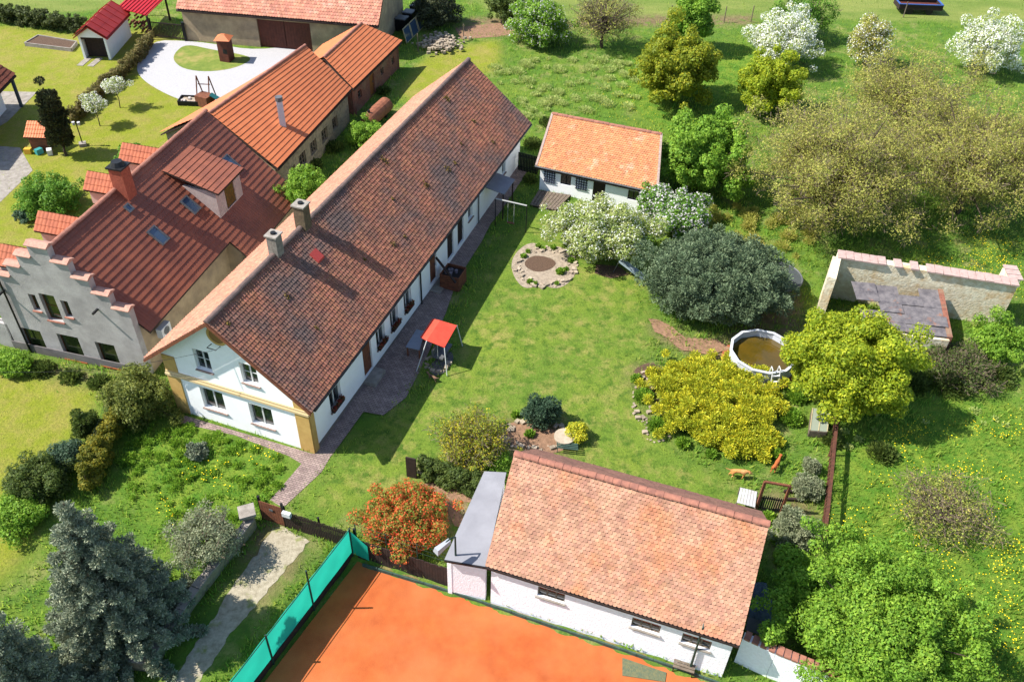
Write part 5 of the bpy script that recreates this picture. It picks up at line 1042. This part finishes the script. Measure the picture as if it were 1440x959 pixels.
tree('golden_juniper', 'smaller golden juniper next to the two dogs', 'juniper', (1046, 618), 46, .3, .4, 190, .26, 34000, .045, LJ, .06, .3, aspect=7, ryf=.62, mode='needle', up=.15, flat=-.3, lump=.3)
tree('maple_tree', 'bright yellow-green tree before the stone ruin', 'tree', (1200, 514), 74, 2.9, 2.5, 300, .55, 80000, .13, LY, .16, 1.4)
tree('fruit_tree', 'full green tree beyond the white court wall', 'tree', (1240, 876), 112, 2.4, 2.2, 340, .5, 110000, .105, LB, .18, 1.3)
tree('green_tree', 'leafy green tree touching the cottage gable', 'tree', (993, 218), 57, 2.7, 2.4, 200, .55, 46000, .16, LB, .16, 1.4)
tree('walnut_tree', 'sparse olive-brown tree in young leaf above the ruin', 'tree', (1186, 236), 122, 4.4, 3.8, 480, .8, 64000, .1, LO, .25, 2.4, twigs=16000, limbn=150, core=.05, shell=.4)
tree('walnut_tree', 'sparse olive-brown tree in young leaf at the meadow side', 'tree', (1378, 220), 102, 4.5, 3.6, 400, .8, 52000, .1, LO, .25, 2.4, twigs=13000, limbn=130, core=.05, shell=.4)
tree('walnut_tree', 'sparse olive-brown tree between the two blossom trees', 'tree', (1278, 140), 84, 4.0, 3.2, 260, .8, 26000, .11, LO, .2, 2.2, twigs=8000, limbn=90, core=.05, shell=.4)
tree('lilac', 'broad lilac in pale blossom beside the dark yew', 'lilac', (957, 302), 40, 1.5, 1.2, 120, .42, 20000, .12, LG, .08, .6, flowers=(BL, 5200, .14))
tree('lilac', 'small pale lilac at the cottage corner', 'lilac', (922, 284), 20, 1.4, 1.1, 60, .36, 9000, .12, LG, .06, .6, flowers=(BL, 2200, .13))
tree('apple_tree', 'apple tree in cream blossom before the cottage', 'apple tree', (842, 322), 64, 2.0, 1.4, 200, .5, 30000, .12, LA, .14, 1.0, flowers=(BW, 8000, .1), ryf=.8, limbn=40)
tree('maple_tree', 'dense golden-green tree alone in the far meadow', 'tree', (950, 95), 48, 2.9, 2.7, 200, .6, 40000, .17, leafmat('leaf_gold', (150, 146, 34), (102, 116, 30)), .18, 1.2)
tree('green_tree', 'green tree behind the golden-green meadow tree', 'tree', (975, 28), 26, 2.8, 2.7, 110, .55, 16000, .18, LB, .14, 1.2)
tree('blossom_tree', 'white blossoming tree near the field edge', 'blossom tree', (1104, 56), 42, 2.4, 2.1, 150, .55, 10000, .16, LA, .14, 1.2, flowers=(BW, 16000, .13))
tree('green_tree', 'fresh green tree below the white blossom tree', 'tree', (1085, 118), 38, 2.4, 2.5, 130, .52, 26000, .15, LY, .14, 1.1)
tree('thin_tree', 'thin pale green tree behind the white blossom tree', 'tree', (1132, 20), 32, 2.4, 1.9, 90, .6, 7000, .16, LG, .1, 1.2, twigs=1500, core=.1)
tree('blossom_tree', 'white blossoming tree at the meadow corner', 'blossom tree', (1392, 62), 36, 2.4, 2.0, 120, .55, 8000, .16, LA, .14, 1.2, flowers=(BW, 11000, .13))
tree('blossom_tree', 'faint blossoming tree among the olive-brown trees', 'blossom tree', (1224, 58), 26, 2.2, 1.8, 90, .5, 6000, .16, LO, .12, 1.2, flowers=(BW, 3000, .12), twigs=1500)
tree('bare_tree', 'nearly bare tree with twisted limbs in the far meadow', 'tree', (850, 22), 42, 3.0, 2.3, 140, .6, 2600, .13, LO, .16, 1.6, twigs=4200, limbn=110, core=.05)
tree('spring_shrub', 'large spring shrub with pinkish white tips on the track', 'shrub', (757, 32), 36, 1.9, 1.9, 130, .55, 20000, .15, LB, .1, .8, flowers=(BL, 3500, .12))
tree('dark_shrub', 'dark green shrub beside the grass track', 'shrub', (716, 6), 24, 1.7, 1.7, 80, .5, 12000, .15, LH, .1, .8)
tree('dark_shrub', 'dark brush behind the crates', 'shrub', (612, 14), 26, 1.5, 1.6, 80, .5, 13000, .15, LK, .1, .8)
tree('bramble', 'twiggy pale shrub in the meadow grass', 'shrub', (1330, 715), 62, .8, .8, 120, .55, 4200, .08, leafmat('bramble_leaf', (160, 148, 80), (128, 140, 60)), .05, .3, twigs=1900, limbn=70, core=.05, m=TWIG)
tree('forsythia', 'loose yellow-green shrub on the lawn near the ivy hedge', 'shrub', (662, 618), 46, 1.1, 1.3, 120, .45, 9000, .09, LF, .05, .4, twigs=1800, limbn=70, core=.1, m=TWIG)
tree('red_shrub', 'red and green shrub above the board fence', 'shrub', (572, 728), 56, 1.0, 1.0, 150, .38, 24000, .09, LR, .06, .4, lump=.6, flowers=(leafmat('red_leaf', (212, 66, 44), (190, 88, 50)), 7000, .09))
tree('olive_shrub', 'tall olive-green shrub at the farmhouse corner', 'shrub', (192, 558), 36, 1.2, 1.2, 140, .42, 26000, .1, leafmat('olive_shrub_leaf', (124, 126, 56), (86, 96, 42)), .08, .5)
tree('conical_thuja', 'small conical dark green thuja beside the clipped hedge', 'thuja', (121, 600), 15, .9, 1.0, 60, .22, 9000, .07, LH, .06, .3, mode='needle', aspect=2)
tree('round_shrub', 'round dark green shrub behind the spruce top', 'shrub', (52, 672), 32, .8, .8, 90, .33, 16000, .09, LH, .05, .3)
tree('round_shrub', 'bright green shrub on the front lawn next to the spruce', 'shrub', (18, 722), 30, .6, .6, 80, .33, 14000, .09, LB, .05, .3)
tree('round_shrub', 'grey-green low shrub between the thuja and spruce', 'shrub', (92, 640), 20, .5, .5, 50, .28, 7000, .08, LT, .04, .2)
tree('olive_tree', 'pale grey-leaved small tree by the drive wall', 'tree', (288, 756), 40, 1.4, 1.0, 110, .36, 12000, .08, LP, .06, .8, twigs=600)
tree('blue_cushion', 'round blue-grey cushion plant in the front garden', 'plant', (277, 634), 13, .3, .35, 30, .16, 3500, .06, LS, 0, mode='needle', aspect=3)
tree('round_shrub', 'wide round green shrub near the wire fence on the upper lawn', 'shrub', (68, 276), 34, .9, .9, 100, .4, 14000, .12, LG, .05, .3)
tree('round_shrub', 'small blue-green shrub beside the wide round shrub', 'shrub', (36, 303), 10, .4, .4, 30, .22, 3000, .1, LT, .03, .2)
tree('round_shrub', 'green shrub against the far dormers', 'shrub', (186, 221), 17, .7, .7, 50, .34, 7000, .12, LG, .04, .3)
tree('round_shrub', 'green shrub beneath the stepped gable wall', 'shrub', (18, 512), 20, .5, .5, 50, .28, 6000, .09, LB, .04, .2)
tree('round_shrub', 'fresh green shrub between the two houses', 'shrub', (432, 266), 26, 2.6, 1.3, 80, .42, 12000, .13, LB, .08, 1.4)
tree('round_shrub', 'leafy shrub by the rusty tank', 'shrub', (512, 188), 22, .9, .9, 50, .36, 7000, .12, LB, .05, .4)
tree('round_shrub', 'bushy shrub at the ruin end wall', 'shrub', (1402, 476), 30, 1.0, 1.0, 90, .4, 13000, .11, LB, .06, .4)
tree('bramble', 'straggly grey bramble below the ruin', 'shrub', (1352, 515), 40, .6, .6, 90, .4, 7000, .1, LH, .04, .2, twigs=2600, limbn=50, m=TWIG)
tree('round_shrub', 'creeper clump at the foot of the ruin lean-to', 'shrub', (1302, 480), 18, .7, .7, 50, .32, 6000, .1, LB, .04, .3)
tree('lavender', 'round grey-green lavender beside the rusty fence', 'lavender', (1137, 686), 17, .4, .5, 45, .2, 6500, .06, LP, 0, mode='needle', aspect=3)
tree('lavender', 'wide grey lavender bush below the timber bed edging', 'lavender', (1120, 744), 28, .5, .6, 80, .25, 11000, .07, LP, 0, mode='needle', aspect=3)
tree('lavender', 'small grey lavender nearest the cold frame', 'lavender', (1141, 655), 11, .3, .35, 30, .16, 3000, .06, LP, 0, mode='needle', aspect=3)
tree('low_conifer', 'blue-green dwarf conifer on the pale bed by the stone slab', 'conifer', (765, 578), 20, .7, .7, 60, .28, 9000, .08, LT, .04, .3, mode='needle', aspect=2.4)
tree('round_shrub', 'low leafy plant at the lean-to wall', 'plant', (703, 652), 18, .4, .4, 40, .25, 5000, .09, LB, 0)
tree('round_shrub', 'golden dwarf shrub beside the round stone slab', 'plant', (812, 608), 14, .4, .45, 40, .24, 5000, .07, LJ, 0)
tree('conical_cypress', 'tall dark pointed cypress beside the playhouse', 'cypress', (78, 172), 13, 2.7, 2.6, 170, .33, 24000, .11, LK, .1, .8, mode='needle', aspect=2, up=1.2, lump=.25)
for k, (px_, py_) in enumerate(((131, 146), (160, 121))):
    tree('young_blossom_tree', ['young white blossom tree on the lawn beside the cypress', 'young white blossom tree near the gravel yard'][k], 'tree', (px_, py_), 13, 1.9, .55, 40, .25, 1500, .1, LA, .035, 1.5, flowers=(BW, 1500, .09))
def hedge(name, label, pts, h, wd, n, size, lm, mode='round'):
    g = [G(*p) for p in pts]; t = thing(name, label, 'hedge', g[0]); cs, rs = [], []
    for a, c in zip(g, g[1:]):
        m_ = max(2, int((c-a).length/.28))
        for k in range(m_):
            p = a.lerp(c, k/m_)
            for j in range(7): cs.append((p.x+random.uniform(-wd, wd)*.42, p.y+random.uniform(-wd, wd)*.42, p.z+h*random.uniform(.15, .92))); rs.append(.22+.12*random.random())
    P = leaves(cs, rs, n, size, 1.5, mode); quads('foliage', P[P[:, :, 2].min(1) > g[0].z-.4], lm, t)
    b = MB()
    for a, c in zip(g, g[1:]):
        for k in range(int((c-a).length/.6)+1): p = a.lerp(c, k*.6/max(.1, (c-a).length)); b.tube([p, p+Z*h*.8], [.03, .015], 5)
    b.build('stems', BARK, t); return t
hedge('clipped_hedge', 'golden clipped hedge running to the farmhouse corner', [(188, 585), (152, 626), (128, 694)], 1.5, 1.1, 40000, .08, leafmat('gold_hedge', (142, 128, 34), (92, 98, 34)))
hedge('ivy_hedge', 'ivy covered hedge behind the pale slatted bench', [(600, 668), (645, 685), (694, 700)], 1.2, .7, 22000, .09, LH)
hedge('dark_hedge', 'long dark hedge along the top lawn', [(-40, 22), (30, 34), (80, 42), (118, 46)], 1.6, 1.4, 22000, .14, leafmat('dark_hedge_leaf', (84, 92, 46), (58, 68, 34)))
hedge('brown_hedge', 'narrow brownish hedge dividing the two lawns', [(104, 172), (150, 130), (190, 92), (214, 62)], 1.2, .7, 24000, .12, LW)
# creeper, bed plants and loose cover: nobody could count these
def cover(name, pts, n, h, size, lm, label, cat, spread=.5, mode='needle', aspect=3.):
    cs, rs = [], []
    for p in pts:
        q = G(*p[:2]); r_ = (p[2] if len(p) > 2 else 12)*mpp(q); cs.append((q.x, q.y, q.z+h*.3)); rs.append(r_)
    P = leaves(cs, rs, n, size, aspect, mode, squash=min(1., h/max(.15, np.mean(rs))), up=.8, core=.05); g0 = np.array([hz(0, y) for y in P[:, :, 1].mean(1)]); P = P[P[:, :, 2].min(1) > g0-.05]
    tag(quads(name, P, lm, origin=cs[0], kind='stuff'), label, cat)
fg = []
while len(fg) < 120:
    x, y = random.uniform(160, 420), random.uniform(592, 740)
    if inside([(165, 640), (215, 592), (330, 612), (405, 645), (400, 690), (340, 735), (250, 745), (180, 700)], np.array([x]), np.array([y]))[0]: fg.append((x, y, random.uniform(3, 9)))
cover('front_garden_plants', fg, 17000, .16, .06, LB, 'mixed low garden plants before the white gable', 'garden plants')
cover('dry_undergrowth', [(random.uniform(930, 1140), 300+random.uniform(-12, 12)+abs(k-20)*1.5, random.uniform(5, 12)) for k in range(60)], 14000, .4, .08, LO, 'dry undergrowth beneath the olive-brown trees', 'undergrowth')
cover('meadow_scrub', [(random.uniform(690, 900), random.uniform(80, 165), random.uniform(4, 11)) for _ in range(90)]+[(random.uniform(1180, 1430), random.uniform(430, 640), random.uniform(3, 7)) for _ in range(40)], 26000, .2, .07, leafmat('scrub_leaf', (178, 178, 118), (138, 154, 84)), 'rough pale scrub in the unmown meadow', 'scrub')
cover('bed_plants', [(736, 362, 4), (742, 355, 3), (757, 348, 4), (764, 351, 3), (778, 350, 4), (803, 368, 5), (796, 380, 3), (745, 398, 4), (752, 400, 3), (788, 384, 6), (783, 400, 3), (705, 600, 8), (745, 612, 7), (725, 585, 6), (905, 560, 14), (925, 600, 14), (895, 535, 8), (1000, 640, 8), (960, 625, 10), (1100, 760, 16), (1110, 790, 22), (1090, 640, 10), (1112, 590, 16), (1120, 560, 14), (1085, 545, 10), (1080, 730, 10)], 20000, .3, .08, LB, 'small bed plants edging stones and soil', 'bed plants')
cover('wall_foot_weeds', [(60, 522, 16), (100, 532, 14), (140, 540, 14), (1330, 540, 30), (1280, 540, 24), (1400, 530, 24), (1240, 640, 20), (1170, 620, 16), (520, 176, 12), (470, 210, 14), (440, 235, 14), (540, 130, 10), (660, 190, 0.1), (750, 205, 14), (770, 175, 12), (745, 255, 10), (900, 250, 8)], 16000, .4, .1, LH, 'weeds along wall feet and rough corners', 'weeds')
b = MB()                                               # stones round the beds
STS = []
for px_, py_, n_, rx_, ry_ in ((767, 376, 150, 44, 29), (755, 612, 80, 50, 22), (903, 560, 34, 14, 36), (615, 512, 30, 18, 12), (925, 605, 24, 20, 18)):
    for k in range(n_):
        t_ = 6.2832*k/n_; q_ = random.uniform(.55, 1.05)**.5; t_ += random.uniform(-.2, .2); o = G(px_+rx_*math.cos(t_)*q_, py_+ry_*math.sin(t_)*q_); s_ = random.choice([.06, .08, .1, .13, .2]); b.box(o-Z*.03, s_*1.4, s_, s_*.8, random.random()*3)
tag(b.build('bed_stones', STN, kind='stuff'), 'small pale stones edging the garden beds', 'stones')
# grass blades: rough in the meadow, short on the lawns
FOOT = [gpoly(p) for p in ([(440, 637), (727, 234), (741, 241), (677, 340), (600, 502), (539, 584), (467, 640)], [(255, 583), (437, 637), (466, 640), (398, 714), (380, 703), (405, 641), (250, 594)], COURT, [(372, 742), (446, 762), (345, 900), (280, 975), (205, 975), (300, 850)], [(213, 57), (190, 92), (235, 134), (310, 148), (438, 60), (300, 62)], [(722, 366), (775, 343), (812, 390), (745, 403)], [(702, 600), (765, 600), (805, 612), (765, 640)])]
FOOT += [gpoly([(478, 772), (640, 826), (800, 881), (990, 945), (1120, 990), (1060, 1100), (215, 1100)])]
FOOT += [[tuple(M.w(a, b_)[:2]) for a, b_ in ((-4, .5), (4.3, .5), (4.3, 31.4), (-4, 31.4))], [tuple(Q.w(a, b_)[:2]) for a, b_ in ((-4.3, 0), (4.3, 0), (5.6, 16.5), (-4.3, 16.5))], [tuple(bw_(a, c, 0)[:2]) for a, c in ((-2, 3.2), (10.5, 3.2), (10.5, -3.2), (-2, -3.2))]]
def attr_at(a, x, y):
    i = np.clip(np.searchsorted(gx, x), 0, nx-1); j = np.clip(np.searchsorted(gy, y), 0, ny-1); return a[j, i]
def grass(name, n, hfun, lm, label, want, wfac=.3):
    x = rng.uniform(-58, 62, n*6); y = 14+95*rng.random(n*6)**1.25; d2 = x**2+y**2+CAMH**2; keep = rng.random(n*6) < np.clip(2600/d2, 0, 1)*1.2; x, y = x[keep], y[keep]
    wv = want(attr_at(mL, x, y), attr_at(mF, x, y), attr_at(mD, x, y), attr_at(mU, x, y)); clump = .5+.5*np.sin(x*1.9+np.sin(y*1.3)*2)*np.sin(y*2.1+np.cos(x*1.1)*2); keep = rng.random(len(x)) < wv*(.35+.65*clump); x, y, clump = x[keep], y[keep], clump[keep]
    out = np.zeros(len(x), bool)
    for f in FOOT: out |= inside(f, x, y)
    x, y, clump = x[~out][:n], y[~out][:n], clump[~out][:n]; m_ = len(x); h = hfun(clump, m_)
    p = np.stack([x, y, TILT*(y-36)-.05], 1); th = rng.random(m_)*6.28; lean = rng.normal(0, .35, (m_, 2)); t_ = p+np.stack([lean[:, 0]*h, lean[:, 1]*h, h+.05], 1); wv = np.stack([np.cos(th), np.sin(th), np.zeros(m_)], 1)*(h*wfac)[:, None]
    P = np.stack([p-wv*.5, p+wv*.5, t_], 1); tag(quads(name, P, lm, origin=(0, 30, 0), kind='stuff'), label, 'grass')
LM = leafmat('meadow_blade', (158, 166, 72), (104, 140, 52), .25, .55); LL = leafmat('lawn_blade', (162, 164, 72), (126, 144, 58), .2, .55)
grass('meadow_grass', 260000, lambda c, k: .1+.22*c*rng.random(k)+.06*rng.random(k), LM, 'rough tufted meadow grass around the garden', lambda l, f, e, u: np.clip(1-l-f*.8-e*.6, 0, 1))
grass('lawn_grass', 90000, lambda c, k: .045+.05*rng.random(k), LL, 'short mown lawn grass', lambda l, f, e, u: np.clip(l-e*.6, 0, 1), .6)
# dandelions
cl = [(rng.uniform(1180, 1440), rng.uniform(560, 959)) for _ in range(60)]+[(rng.uniform(1280, 1440), rng.uniform(320, 420)) for _ in range(26)]+[(rng.uniform(840, 1000), rng.uniform(130, 200)) for _ in range(12)]+[(rng.uniform(230, 380), rng.uniform(620, 730)) for _ in range(5)]
P = []
for c in cl:
    for _ in range(rng.integers(8, 34)):
        q = G(c[0]+rng.normal(0, 14), c[1]+rng.normal(0, 9)); s_ = rng.uniform(.02, .038); z_ = q.z+rng.uniform(.12, .28); a = rng.random()*6
        P.append([(q.x+s_*math.cos(a+k*1.571), q.y+s_*math.sin(a+k*1.571), z_+rng.normal(0, .008)) for k in range(4)])
tag(quads('dandelions', np.array(P), BY, origin=P[0][0], kind='stuff'), 'yellow dandelions flowering in loose drifts', 'flowers')
